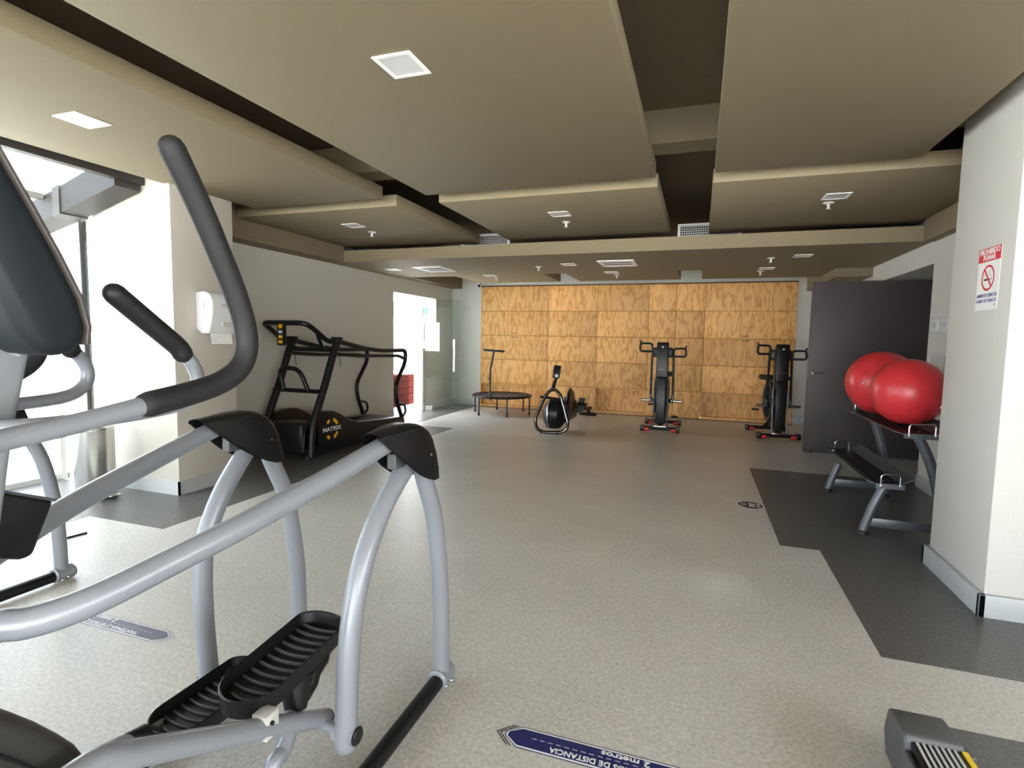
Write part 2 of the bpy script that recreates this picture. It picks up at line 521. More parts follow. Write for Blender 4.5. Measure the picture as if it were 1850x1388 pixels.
# left wall (beyond the column) with doorway and window opening
bm = NB()
box(bm, XL - 0.2, XL, 4.2, 8.45, 0, ZTOP)
box(bm, XL - 0.2, XL, 8.45, 10.1, 2.25, ZTOP)
box(bm, XL - 0.2, XL, 9.56, 10.1, 0, 1.18)
box(bm, XL - 0.2, XL, 10.1, YB + 0.1, 0, ZTOP)
struct('wall_left', bm, 'wall_grey')
bm = NB(); box(bm, XL, XL + 0.016, 4.21, 8.44, 0, 0.12, 0.003); box(bm, XL, XL + 0.016, 9.57, YB - 0.02, 0, 0.12, 0.003); struct('baseboard_left', bm, 'skirting')
wn = struct('window_1', box(NB(), XL - 0.13, XL - 0.05, 9.56, 10.1, 1.18, 1.24), 'steel_frame')
world_org()
obj('window_frame', box(NB(), XL - 0.19, XL - 0.01, 9.535, 9.558, 0.0, 2.25), 'outside_white', wn)
obj('pane', box(NB(), XL - 0.095, XL - 0.087, 9.565, 10.095, 1.245, 2.245), 'clear_glass', wn)
struct('door_threshold_trim_1', box(NB(), XL - 0.2, XL + 0.01, 8.45, 9.56, 0.0, 0.006), 'steel_frame')

# left column
bm = NB(); box(bm, XL - 0.05, -4.36, 3.54, 4.2, 0, ZTOP, 0.004); struct('wall_column_left', bm, 'wall_white')
bm = NB(); box(bm, XL - 0.05, -4.345, 3.525, 3.54, 0, 0.125); box(bm, -4.36, -4.345, 3.525, 4.2, 0, 0.125); struct('baseboard_column_left', bm, 'skirting')
# right column
bm = NB(); box(bm, 1.51, 3.4, 3.51, 4.24, 0, ZTOP, 0.004); struct('wall_column_right', bm, 'wall_cream')
bm = NB(); box(bm, 1.48, 3.4, 3.482, 3.51, 0, 0.125, 0.003); box(bm, 1.48, 1.51, 3.482, 4.27, 0, 0.125, 0.003); box(bm, 1.48, 2.2, 4.24, 4.27, 0, 0.125, 0.003)
struct('baseboard_column_right', bm, 'skirting')
# right wall with deep doorway
bm = NB()
box(bm, XR, XR + 0.55, 4.24, 6.62, 0, ZTOP)
box(bm, XR, XR + 0.55, 6.62, 8.35, 2.285, ZTOP)
box(bm, XR, XR + 0.55, 8.35, YB, 0, ZTOP)
struct('wall_right', bm, 'wall_cream')
bm = NB(); box(bm, XR - 0.016, XR, 4.28, 6.61, 0, 0.12, 0.003); box(bm, XR - 0.016, XR, 8.36, YB - 0.02, 0, 0.12, 0.003); struct('baseboard_right', bm, 'skirting')
struct('wall_right_lobby', box(NB(), XR + 0.56, XR + 0.66, 6.5, 8.4, 0, ZTOP), 'door_dark')
# near-right wall and the glazed facade behind the viewer
bm = NB(); box(bm, 3.4, 3.55, -6.0, 3.6, 0, 0.9); box(bm, 3.4, 3.55, -6.0, 3.6, 2.1, ZTOP); box(bm, 3.4, 3.55, 1.0, 3.6, 0.9, 2.1); box(bm, 3.4, 3.55, -6.0, -5.5, 0.9, 2.1)  # includes an unseen window opening added to brighten the near side
struct('wall_right_front', bm, 'wall_cream')
bm = NB(); box(bm, -5.92, 3.55, -6.1, -6.0, 2.74, ZTOP)
for x in (-5.92, -3.7, -1.4, 0.9, 3.3): box(bm, x, x + 0.12, -6.1, -6.0, 0, 2.74)
struct('wall_front', bm, 'steel_frame')

# ceiling: dark upper slab, hanging panels
ce = struct('ceiling', box(NB(), -4.5, 3.55, -6.1, 11.0, ZTOP, ZTOP + 0.1), 'dark_ceiling')
world_org()
obj('upper_slab', box(NB(), -5.35, -4.5, 3.54, 11.0, ZTOP, ZTOP + 0.1), 'dark_ceiling', ce)
ZP, TP = 2.735, 0.11
def panel(x0, x1, y0, y1, z0=ZP, th=TP, m='ceiling_paint'):
    bm = NB(); box(bm, x0, x1, y0, y1, z0, z0 + th, 0.004)
    obj('ceiling_panel', bm, m, ce)
bm = NB(); prism(bm, [(-4.64, -6.0), (-2.845, -6.0), (-2.845, 4.48), (-4.36, 4.48), (-4.36, 3.53), (-4.42, 3.53)], 2, ZP, ZP + TP, 0.004)
obj('ceiling_panel', bm, 'ceiling_paint', ce)
panel(-2.40, -0.38, -6.0, 4.485)
panel(0.053, 1.375, -6.0, 4.485)
panel(1.8, 3.38, -6.0, 3.3)
ZQ = 2.724
panel(-4.83, -2.84, 4.715, 6.85, ZQ)
panel(-2.385, -0.385, 4.715, 6.88, ZQ)
panel(0.045, 2.08, 4.715, 6.88, ZQ)
# cross beam seen up in the slots
obj('cross_beam', box(NB(), -4.36, 3.3, 4.37, 4.63, 2.95, ZTOP), 'ceiling_paint', ce)
obj('edge_fascia', box(NB(), -4.72, -4.64, -6.0, 3.53, ZP, ZTOP + 0.1), 'rafter_brown', ce)
# rear lowered ceiling with notches
ZR = 2.515
bm = NB()
prism(bm, [(XL, 6.65), (XR, 6.65), (XR, 9.75), (-0.01, 9.75), (-0.01, 8.57), (-0.35, 8.57), (-0.35, 9.75), (-2.08, 9.75), (-2.08, 8.57), (-2.45, 8.57), (-2.45, 9.75), (-4.03, 9.75), (-4.03, 8.6), (XL, 8.6)], 2, ZR, ZR + 0.155)
obj('lowered_ceiling', bm, 'ceiling_paint', ce)
# soffits along the side walls
obj('side_soffit', box(NB(), XL, -4.87, 4.2, 6.65, ZR, ZTOP), 'dark_ceiling', ce)
obj('side_soffit', box(NB(), XL, -4.92, 8.6, YB, ZR + 0.01, ZTOP), 'dark_ceiling', ce)
obj('side_soffit', box(NB(), 2.1, XR, 4.24, 6.65, ZR - 0.01, ZTOP), 'dark_ceiling', ce)
obj('side_soffit', box(NB(), 1.75, XR, 8.7, YB, ZR - 0.12, ZTOP), 'dark_ceiling', ce)
bm = NB(); prism(bm, [(1.4, 2.97), (1.4, 3.1), (2.1, 3.1), (2.1, 2.72), (1.72, 2.72), (1.55, 2.80)], 1, 2.9, 4.2, 0.02)
obj('duct_cover', bm, 'ceiling_paint', ce)

# glazed lean-to on the left
gz = struct('window_2', box(NB(), -5.98, -5.9, -6.0, 3.6, 0.0, 0.05), 'steel_frame')
world_org()
for y in (-6.0, -3.5, -1.75, 0.0, 1.75, 3.53):
    obj('mullion', box(NB(), -5.97, -5.91, y, y + 0.05, 0.05, 2.42), 'steel_frame', gz)
for a, b in ((-5.95, -3.5), (-3.45, -1.75), (-1.7, 0.0), (0.05, 1.75), (1.8, 3.53)):
    obj('pane', box(NB(), -5.945, -5.937, a, b, 0.05, 2.42), 'clear_glass', gz)
obj('head_rail', box(NB(), -5.98, -5.9, -6.0, 3.6, 2.42, 2.48), 'steel_frame', gz)
obj('end_post', box(NB(), -5.34, -5.2, 3.55, 3.65, 0, 2.75), 'steel_frame', gz)
obj('end_post', box(NB(), -5.55, -5.535, 3.56, 3.62, 0, 2.6), 'rafter_brown', gz)
obj('pane', box(NB(), -5.9, -5.34, 3.58, 3.588, 0.0, 2.5), 'clear_glass', gz)
def slope(x): return 2.95 + (x + 4.72) * 0.30
bm = NB(); prism(bm, [(-4.72, slope(-4.72)), (-6.1, slope(-6.1)), (-6.1, slope(-6.1) + 0.01), (-4.72, slope(-4.72) + 0.01)], 1, -6.0, 3.6)
obj('roof_pane', bm, 'clear_glass', gz)
for y in (-3.5, -1.75, 0.0, 1.75):
    bm = NB(); prism(bm, [(-4.72, slope(-4.72) - 0.01), (-6.1, slope(-6.1) - 0.01), (-6.1, slope(-6.1) - 0.13), (-4.72, slope(-4.72) - 0.13)], 1, y, y + 0.07)
    obj('rafter', bm, 'strap_grey', gz)
for x in (-5.62,):
    obj('purlin', box(NB(), x, x + 0.05, -6.0, 3.3, slope(x) - 0.06, slope(x) - 0.01), 'strap_grey', gz)
# heavy bent beam by the column
bm = NB(); prism(bm, [(-4.68, 2.93), (-4.68, 2.68), (-5.42, 2.48), (-6.3, 2.28), (-6.3, 2.46), (-5.42, 2.70)], 1, 3.30, 3.52)
bb = obj('bent_beam', bm, 'rafter_brown', gz)
bm = NB(); prism(bm, [(-5.36, 2.73), (-5.36, 2.485), (-5.45, 2.46), (-5.45, 2.71)], 1, 3.29, 3.53)
obj('beam_strap', bm, 'strap_grey', bb)

# outside: terrace, parapets, neighbour building
tr = struct('ground_terrace', box(NB(), -40, 40, -40, 40, -0.3, -0.13), 'outside_white')
bm = NB(); box(bm, -9.5, -9.3, -20, 6.5, -0.13, 1.1); struct('wall_parapet', bm, 'outside_white')
bm = NB(); box(bm, -9.3, -5.36, 6.2, 6.4, -0.13, 3.4); struct('wall_terrace', bm, 'outside_white')
bm = NB()
hp = [(250 + k * 12, 17 + 10 * math.sin(k * 0.21) + random.uniform(-0.6, 0.6)) for k in range(0, 25)]
prism(bm, [(250, -2)] + hp + [(538, -2)], 0, -230, -200)
struct('ground_hills', bm, 'hill_blue')

# ------------------------------------------------------------------ things
world_org()
# ---- elliptical trainer
def pedal(root, cx, y0, y1, z0, z1, label=None):
    """tray with rim; toe end at y0,z0, heel end at y1,z1 (rim heights)"""
    L = y1 - y0; hw = 0.094
    def loop(inset, dz):
        out = []
        a = hw - inset
        lo, hi = y0 + inset, y1 - inset
        n = 12
        for k in range(n + 1):
            t = PI * k / n
            out.append((cx + a * math.cos(t), lo + a * 1.0 - a * 1.0 * math.sin(t)))
        m = n
        for k in range(m + 1):
            t = PI * k / m
            out.append((cx - a * math.cos(t), hi - a * 0.5 + a * 0.5 * math.sin(t)))
        return [Vector((x, y, z0 + (z1 - z0) * (y - y0) / L + dz)) for x, y in out]
    loops = [loop(0.018, -0.062), loop(0.004, -0.05), loop(0.0, 0.0), loop(0.003, 0.003), loop(0.007, 0.0), loop(0.013, -0.034)]
    bm = NB()
    R = [[bm.verts.new(p) for p in l] for l in loops]
    n = len(R[0])
    for i in range(len(R) - 1):
        for k in range(n):
            bm.faces.new((R[i][k], R[i][(k + 1) % n], R[i + 1][(k + 1) % n], R[i + 1][k]))
    bm.faces.new(R[0][::-1]); bm.faces.new(R[-1])
    p = obj('pedal', bm, 'black_plastic', root)
    for k in range(11):
        y = y0 + 0.06 + k * (L - 0.1) / 10
        z = z0 + (z1 - z0) * (y - y0) / L - 0.032
        w_ = 0.072 if k > 0 else 0.05
        pts = [V(cx + w_ * (t / 4 - 1), y + 0.012 * (1 - (t / 4 - 1) ** 2) * -1, z) for t in range(9)]
        obj('tread_rib', tube(NB(), pts, 0.0055, 6), 'rib_rubber', p)
    return p

def elliptical():
    XC = -1.32
    root = thing('elliptical_trainer', 'silver elliptical trainer close to the camera with black pedals and tall foam handle', 'elliptical', (XC, 1.0, 0), 'elliptical trainers')
    def side(pts, s):
        return [V(XC + (p.x - XC) * s, p.y, p.z) for p in pts]
    rail = [PX(700, 801, -0.955), PX(600, 861, -0.985), PX(450, 944, -1.03), PX(300, 1020, -1.08), PX(200, 1070, -1.11), PX(120, 1104, -1.145), PX(50, 1125, -1.19), PX(0, 1131, -1.235), V(-1.30, 0.60, 0.86)]
    static = [V(-0.96, 1.66, 1.08), V(-0.96, 1.76, 0.98), V(-0.96, 1.798, 0.908), V(-0.96, 1.877, 0.733), V(-0.96, 1.929, 0.461), V(-0.96, 1.942, 0.266), V(-0.96, 1.945, 0.07)]
    sw_n = [V(-0.96, 1.70, 1.03), V(-0.96, 1.654, 0.995), V(-0.96, 1.522, 0.905), V(-0.96, 1.411, 0.779), V(-0.96, 1.346, 0.63), V(-0.96, 1.316, 0.473), V(-0.96, 1.305, 0.303), V(-0.96, 1.30, 0.225)]
    sw_f = [V(-1.68, 1.70, 1.03), V(-1.68, 1.625, 0.956), V(-1.68, 1.531, 0.84), V(-1.68, 1.46, 0.694), V(-1.68, 1.444, 0.556), V(-1.68, 1.445, 0.399), V(-1.68, 1.458, 0.20), V(-1.68, 1.46, 0.12)]
    r5 = lambda a, b: PX(650 + a / 8.676, 740 + b / 8.676, -0.903)
    prof = [r5(*p) for p in ((400, 492), (520, 440), (640, 388), (760, 335), (880, 298), (990, 300), (1075, 360), (1135, 470), (1190, 680), (1225, 900), (1236, 1075), (1160, 1110), (1060, 1088), (930, 1030), (800, 930), (650, 770), (520, 620), (430, 515))]
    prof = [(p.y, p.z) for p in prof]
    for s in (1, -1):
        kid('side_rail', root, 'silver_paint', tube, cr(side(rail, s), 5), 0.031, 16)
        kid('support_leg', root, 'silver_paint', tube, cr(side(static, s), 5), 0.034, 16)
        kid('swing_link', root, 'silver_paint', tube, cr(sw_n if s == 1 else sw_f, 5), 0.034, 16, round_end=True)
        bb = kid('base_bar', root, 'black_paint', tube, [V(XC + 0.36 * s, 1.99, 0.042), V(XC + 0.36 * s, 0.05, 0.042)], 0.031, 16)
        lathe_c = (XC + 0.36 * s, 1.945, 0.046)
        cl = kid('foot_clamp', root, 'silver_paint', lathe, [(0.036, -0.045), (0.043, -0.04), (0.043, 0.05), (0.038, 0.055)], lathe_c, 1, 20)
        kid('clamp_bolt', cl, 'chrome', sphere, (XC + 0.36 * s + 0.042, 1.955, 0.03), 0.009, 10, 6)
        kid('clamp_bolt', cl, 'chrome', sphere, (XC + 0.36 * s + 0.03, 1.93, 0.016), 0.009, 10, 6)
        kid('bar_end_cap', bb, 'rubber', lathe, [(0.034, 0.0), (0.034, 0.012), (0.02, 0.018)], (XC + 0.36 * s, 1.995, 0.042), 1, 16)
        # pivot cover: two cheeks joined over the top, open below
        x = XC + 0.36 * s
        bm = NB()
        def hw(y): return 0.033 + 0.027 * max(0.0, min(1.0, (y - 1.43) / 0.16))
        nt_ = 11
        def nrm2(k):
            a, b = prof[max(k - 1, 0)], prof[min(k + 1, nt_ - 1)]
            d = Vector((b[0] - a[0], b[1] - a[1])).normalized()
            return (-d.y, d.x)
        steps = 8
        grid = []
        for k in range(nt_):
            y, z = prof[k]; n2 = nrm2(k); row = []
            for j in range(steps + 1):
                th = -PI / 2 + PI * j / steps
                row.append(bm.verts.new((x + hw(y) * math.sin(th), y + n2[0] * 0.017 * math.cos(th), z + n2[1] * 0.017 * math.cos(th))))
            grid.append(row)
        for k in range(nt_ - 1):
            for j in range(steps): bm.faces.new((grid[k][j], grid[k][j + 1], grid[k + 1][j + 1], grid[k + 1][j]))
        for e_, sg_ in ((steps, 1), (0, -1)):
            low_ = [bm.verts.new((x + sg_ * hw(y), y, z)) for y, z in prof[nt_:]]
            f_ = bm.faces.new([grid[k][e_] for k in range(nt_)] + low_)
            bmesh.ops.triangulate(bm, faces=[f_])
        pc = obj('pivot_cover', bm, 'black_plastic', root, sharp=40)
        kid('cover_screw', pc, 'gun_metal', sphere, (x + hw(1.73) + 0.001, 1.73, 1.03), 0.005, 8, 6)
        br = kid('pivot_bracket', root, 'cap_grey', box, x - 0.018, x + 0.018, 1.56, 1.64, 1.005, 1.06, 0.006)
        # crank lever carrying the pedal
        low = (sw_n if s == 1 else sw_f)[-2]
        if s == 1:
            lev = [PX(588, 1297, -1.055), PX(500, 1312, -1.055), PX(400, 1332, -1.06), PX(300, 1351, -1.065), PX(230, 1366, -1.07), PX(160, 1386, -1.075), V(-1.09, 0.45, 0.60)]
        else:
            lev = [V(-1.585, 1.44, 0.15), V(-1.58, 1.30, 0.19), PX(262, 1330, -1.51), PX(215, 1346, -1.50), PX(170, 1370, -1.50), V(-1.50, 0.70, 0.33), V(-1.51, 0.45, 0.22)]
        lv = kid('crank_lever', root, 'silver_paint', tube, cr(lev, 5), 0.028 if s == 1 else 0.022, 16)
        kid('lever_end_cap', lv, 'rubber', sphere, lev[0], 0.0275 if s == 1 else 0.021, 14, 8)
        ax = V(lev[0].x, low.y, lev[0].z + 0.0)
        kid('pivot_axle', root, 'silver_paint', tube, [V(XC + 0.36 * s, low.y, lev[0].z), V(lev[0].x, lev[0].y - 0.03, lev[0].z)], 0.017, 14)
        hub = kid('pivot_hub', root, 'silver_paint', lathe, [(0.03, -0.036), (0.03, 0.034), (0.026, 0.036)], (XC + 0.36 * s, low.y, low.z - 0.05), 0, 20)
        sgn = 1 if s == 1 else -1
        kid('hub_cap', hub, 'black_plastic', lathe, [(0.027, sgn * 0.034), (0.027, sgn * 0.040), (0.022, sgn * 0.044)] if s == 1 else [(0.022, -0.044), (0.027, -0.040), (0.027, -0.034)], (XC + 0.36 * s, low.y, low.z - 0.05), 0, 20)
    # pedals
    for (cx, y0, y1, z0, z1, s) in ((-1.150, 1.055, 1.475, 0.470, 0.515, 1), (-1.455, 1.075, 1.475, 0.287, 0.287, -1)):
        p = pedal(root, cx, y0, y1, z0, z1)
        side_x = cx + 0.05 * s
        ym = (y0 + y1) / 2 - 0.03
        bm = NB()
        zm_ = (z0 + z1) / 2
        tube(bm, [V(cx + 0.045 * s, ym + 0.02, zm_ - 0.066), V(cx + 0.058 * s, ym + 0.01, zm_ - 0.10), V(cx + 0.064 * s, ym, zm_ - 0.145)], [0.052, 0.042, 0.032], 16)
        tube(bm, cr([V(cx + 0.076 * s, ym + 0.17, zm_ - 0.025), V(cx + 0.074 * s, ym + 0.09, zm_ - 0.06), V(cx + 0.064 * s, ym + 0.02, zm_ - 0.12)], 4), [0.012] * 3 + [0.022] * 3 + [0.03] * 3, 12)
        obj('pedal_boot', bm, 'black_plastic', p)
        if s == 1:
            sup = [PX(527, 1288, -1.085), PX(522, 1325, -1.06), PX(510, 1360, -1.045), PX(492, 1388, -1.04), V(-1.04, 1.08, 0.15), V(-1.04, 0.8, 0.13), V(-1.04, 0.45, 0.16)]
            kid('pedal_support', root, 'silver_paint', tube, cr(sup, 5), 0.022, 16)
            a = PX(478, 1312, -1.06)
            bm = NB(); box(bm, -1.08, -1.032, a.y - 0.024, a.y + 0.024, a.z - 0.025, a.z + 0.044, 0.004)
            bk = obj('stop_bracket', bm, 'off_white', root)
            kid('bracket_hole', bk, 'rubber', lathe, [(0.006, 0.0), (0.006, 0.006)], (a.x + 0.028, a.y - 0.005, a.z + 0.02), 0, 10)
        else:
            bm = NB(); tube(bm, [V(cx - 0.03, y0 + 0.03, z0 - 0.045), V(cx - 0.04, y0 - 0.01, z0 - 0.012), V(cx - 0.052, y0 - 0.05, z0 + 0.004)], [0.026, 0.030, 0.014], 14)
            obj('pedal_boot', bm, 'black_plastic', p)
    # drive shroud (front housing)
    r3 = lambda a, b: PX(a / 4.625, 1250 + b / 4.625, -1.15)
    arc = [r3(*p) for p in ((770, 560), (700, 470), (560, 380), (370, 280), (180, 205), (0, 168))]
    pr_ = [(p.y, p.z) for p in arc] + [(0.50, 0.80), (0.40, 0.845), (0.25, 0.86), (0.08, 0.80), (-0.05, 0.62), (-0.1, 0.35), (-0.02, 0.1), (0.3, 0.06), (0.55, 0.15), (0.69, 0.38)]
    bm = NB(); prism(bm, pr_, 0, -1.49, -1.15, 0.03)
    sh = obj('drive_shroud', bm, 'shroud_grey', root)
    c = V(-1.15, 0.28, 0.46)
    ring = [V(-1.146, c.y + (y - c.y) * 0.86, c.z + (z - c.z) * 0.86) for y, z in pr_]
    kid('shroud_groove', sh, 'rubber', tube, ring, 0.004, 6, closed=True)
    bm = NB(); prism(bm, [(c.y + (y - c.y) * 0.74, c.z + (z - c.z) * 0.74) for y, z in pr_], 0, -1.152, -1.146)
    obj('shroud_inset', bm, 'black_plastic', sh)
    kid('front_foot_bar', root, 'black_paint', tube, [V(-1.72, 0.05, 0.042), V(-0.92, 0.05, 0.042)], 0.031, 16)
    # mast and console
    bm = NB()
    prism(bm, [(0.72, 1.50), (0.60, 1.56), (0.50, 1.0), (0.42, 0.5), (0.52, 0.5), (0.60, 0.85), (0.665, 1.25)], 0, -1.40, -1.24, 0.015)
    ms = obj('console_mast', bm, 'light_plastic', root)
    kid('mast_screw', ms, 'chrome', sphere, PX(30, 580, -1.235), 0.006, 10, 6)
    edge = [PX(*p, -1.12) for p in ((0, 265), (60, 370), (110, 460), (150, 540), (164, 590), (161, 622))]
    ef = [(p.y, p.z) for p in edge]
    front = [(0.53, 1.90), (0.56, 1.845)] + ef
    back = [(0.70, 1.405), (0.655, 1.405), (0.62, 1.45), (0.585, 1.54), (0.53, 1.68), (0.48, 1.83), (0.50, 1.90)]
    bm = NB(); prism(bm, front + back, 0, -1.52, -1.125, 0.022)
    cs = obj('console_housing', bm, 'grey_plastic', root)
    fr = [(y + 0.004, z) for y, z in front]
    fr2 = [(y - 0.004, z - 0.002) for y, z in front][::-1]
    bm = NB(); prism(bm, fr + fr2, 0, -1.523, -1.1215, 0.002)
    obj('console_bezel', bm, 'bezel_brown', cs)
    bm = NB(); prism(bm, [(0.583, 1.80), (0.722, 1.51), (0.728, 1.513), (0.589, 1.803)], 0, -1.48, -1.16)
    obj('screen', bm, 'black_plastic', cs)
    kid('vent_hole', cs, 'rubber', sphere, PX(48, 443, -1.16), 0.013, 14, 8, M=None)
    kid('vent_hole', cs, 'rubber', sphere, PX(95, 619, -1.18), 0.010, 14, 8, M=None)
    bm = NB()
    prism(bm, [(0.60, 1.52), (0.625, 1.53), (0.70, 1.41), (0.665, 1.40)], 0, -1.245, -1.215, 0.003)
    obj('mast_bracket', bm, 'light_plastic', cs)
    # handlebars
    XA, XS = -0.985, -1.13
    arm = [V(XA - 0.12, 0.35, 1.22), PX(-120, 825, XA), PX(0, 797, XA), PX(140, 765, XA), PX(275, 729, XA)]
    foam = [PX(268, 731, XA), PX(340, 712, XA), PX(395, 693, XA), PX(430, 668, XA), PX(445, 635, XA), PX(443, 592, XA), PX(425, 530, XA), PX(395, 455, XA), PX(360, 372, XA), PX(311, 268, XA)]
    for s in (1, -1):
        dy = 0 if s == 1 else -0.035
        dz = 0 if s == 1 else -0.01
        mv = lambda pts: [V(p.x, p.y + dy, p.z + dz) for p in side(pts, s)]
        a_ = kid('moving_arm', root, 'silver_paint', tube, cr(mv(arm + [foam[1]]), 5), 0.0175, 16)
        kid('arm_lower', a_, 'silver_paint', tube, cr(mv([arm[0], V(XA - 0.08, 0.2, 1.0), V(XA - 0.05, 0.16, 0.6)]), 5), 0.022, 14)
        kid('foam_grip', root, 'foam', tube, cr(mv(foam), 6), 0.0245, 18, round_end=True)
        st = [V(-1.25, 0.58, 1.27), PX(40, 772, -1.16), PX(140, 762, XS), PX(260, 745, XS), PX(325, 730, XS), PX(352, 708, XS), PX(357, 682, XS), PX(347, 657, XS), PX(325, 632, XS)]
        kid('fixed_handlebar', root, 'silver_paint', tube, cr(side(st, s), 5), 0.0155, 14)
        gp = [PX(330, 639, XS), PX(318, 624, XS), PX(262, 577, XS), PX(207, 531, XS)]
        g_ = kid('pulse_grip', root, 'rubber', tube, cr(side(gp, s), 4), 0.0215, 16, round_end=True)
    # bottle holder hanging from the mast
    t0 = [PX(-45, 880, -1.30), PX(101, 904, -1.30), PX(62, 1006, -1.30), PX(40, 1013, -1.30), PX(-60, 1010, -1.30)]
    bm = NB(); prism(bm, [(p.y, p.z) for p in t0], 0, -1.44, -1.30, 0.012)
    bh = obj('bottle_holder', bm, 'black_plastic', root)
    kid('holder_rim', bh, 'gun_metal', tube, [t0[0], t0[1]], 0.003, 8)
    return root

el = elliptical()
e2 = copy_tree(el)
e2.location = el.location + V(-2.497, 0.092, 0)
e2['label'] = 'silver elliptical trainer at the left edge standing by the bright glazing'

# ---- curved manual treadmill beside the left wall
def treadmill():
    XN, XF = -4.25, -4.93
    root = thing('curved_treadmill', 'black manual treadmill with push bars and orange emblem beside the grey wall', 'treadmill', (-4.59, 6.0, 0))
    up = [PX(562, 826, XN), PX(564, 780, XN), PX(570, 752, XN), PX(588, 692, XN), PX(602, 640, XN), PX(611, 613, XN)]
    kid('front_upright', root, 'black_paint', tube, cr(up, 4), 0.046, 12)
    upf = [V(XF, p.y, p.z) for p in up]
    kid('front_upright', root, 'black_paint', tube, cr(upf, 4), 0.046, 12)
    def bar(a, b, r, name='crossbar'): return kid(name, root, 'black_paint', tube, [a, b], r, 10)
    zt = PX(603, 632, XN); bar(V(XN, zt.y, zt.z), V(XF, zt.y, zt.z), 0.03)
    zm = PX(578, 708, XN); bar(V(XN, zm.y, zm.z), V(XF, zm.y, zm.z), 0.026)
    # knee hoop on the mid bar
    hy = zm.y
    kid('hoop', root, 'black_paint', tube, rounded([V(-4.42, hy, zm.z), V(-4.52, hy - 0.03, zm.z + 0.27), V(-4.83, hy - 0.03, zm.z + 0.27), V(-4.78, hy, zm.z)], 0.12), 0.028, 10)
    # push handle frame above
    T = lambda x, y: PY(x, y, 5.12)
    k1, k2 = PX(590, 616, -4.26), PX(571, 598, -4.27)
    top = PX(606, 619, XN)
    kid('push_bar', root, 'black_paint', tube, rounded([top, k1, k2, T(552, 584), T(474, 583), V(-4.91, k2.y, k2.z), V(-4.92, k1.y, k1.z), V(XF, top.y, top.z)], 0.10), 0.03, 10)
    for X in (-4.27, -4.91):
        kid('push_bar_strut', root, 'black_paint', tube, [V(X, k2.y, k2.z), V(X + (-0.12 if X > -4.5 else 0.12), zt.y - 0.02, zt.z)], 0.024, 10)
    dp = T(509, 604)
    bm = NB(); box(bm, dp.x - 0.055, dp.x + 0.055, dp.y - 0.02, dp.y + 0.02, dp.z - 0.13, dp.z + 0.15, 0.008)
    db = obj('display_board', bm, 'black_paint', root)
    for k in range(4):
        bm = NB(); box(bm, dp.x - 0.028, dp.x + 0.028, dp.y - 0.024, dp.y - 0.02, dp.z - 0.105 + k * 0.058, dp.z - 0.07 + k * 0.058 + (0.012 if k == 3 else 0))
        obj('board_print', bm, 'orange_print' if k != 2 else 'off_white', db)
    for X in (XN, XF):
        R = lambda x, y: V(X, PX(x, y, XN).y, PX(x, y, XN).z)
        kid('hand_rail', root, 'black_paint', tube, rounded([R(611, 617), R(655, 629), R(690, 634), R(733, 633), R(732, 655), R(714, 697), R(716, 722), R(725, 752)], 0.16, 6), 0.03, 10)
        kid('hand_rail', root, 'black_paint', tube, rounded([R(606, 640), R(650, 643), R(720, 643), R(730, 648)], 0.05), 0.024, 10)
        kid('rail_foot_loop', root, 'black_paint', tube, rounded([R(720, 729), R(731, 731), R(733, 745), R(727, 752)], 0.05), 0.018, 8)
        a = R(612, 640); kid('safety_cord', root, 'rubber', tube, [a, V(a.x + 0.03, a.y, a.z - 0.16)], 0.004, 6)
        a = R(608, 612); bm = NB(); box(bm, a.x - 0.05, a.x + 0.05, a.y - 0.05, a.y + 0.06, a.z - 0.04, a.z + 0.02, 0.01); obj('rail_joint', bm, 'black_paint', root)
    # deck and housing
    q = [(p.y, p.z) for p in (PX(560, 770, XN), PX(575, 752, XN), PX(588, 744, XN), PX(603, 742, XN), PX(618, 748, XN), PX(632, 758, XN), PX(650, 762, XN), PX(690, 758, XN), PX(731, 752, XN))]
    prf = q + [(q[-1][0] + 0.03, 0.12), (q[-1][0] - 0.1, 0.06), (5.15, 0.04), (5.03, 0.10), (5.06, 0.34)]
    bm = NB(); prism(bm, prf, 0, XF + 0.02, XF + 0.12, 0.01); prism(bm, prf, 0, XN - 0.12, XN - 0.01, 0.01)
    hs = obj('side_housing', bm, 'black_plastic', root)
    bm = NB(); prism(bm, [(5.3, 0.40), (5.6, 0.33), (6.2, 0.25), (6.8, 0.22), (7.25, 0.24), (7.25, 0.10), (5.3, 0.10)], 0, XF + 0.12, XN - 0.12)
    obj('running_belt', bm, 'mesh_black', root)
    kid('front_cover', root, 'black_plastic', box, XF + 0.02, XN - 0.01, 5.02, 5.34, 0.08, 0.44, 0.05)
    for X in (XN - 0.05, XF + 0.05):
        kid('foot', root, 'rubber', lathe, [(0.035, 0.0), (0.035, 0.05)], (X, 5.15, 0), 2, 12)
        kid('foot', root, 'rubber', lathe, [(0.035, 0.0), (0.035, 0.07)], (X, 7.2, 0), 2, 12)
    # emblem: orange broken ring and lettering
    ec = PX(600, 775, XN - 0.005)
    xs = XN - 0.0085
    rim = 0.135
    for a0, a1 in ((25, 75), (112, 138), (222, 248), (290, 335)):
        pts = []
        for rr in (rim, rim - 0.038):
            seq = [a0 + (a1 - a0) * k / 6 for k in range(7)]
            if rr != rim: seq = seq[::-1]
            pts += [(ec.y + rr * math.cos(math.radians(t)), ec.z + rr * math.sin(math.radians(t))) for t in seq]
        bm = NB(); prism(bm, pts, 0, xs - 0.004, xs + 0.003); obj('emblem_arc', bm, 'orange_print', hs)
    text('lettering', 'MATRIX', 0.072, (xs + 0.004, ec.y, ec.z), (0, 1, 0), (0, 0, 1), 'white_print', hs, xs=1.35)
    return root
treadmill()

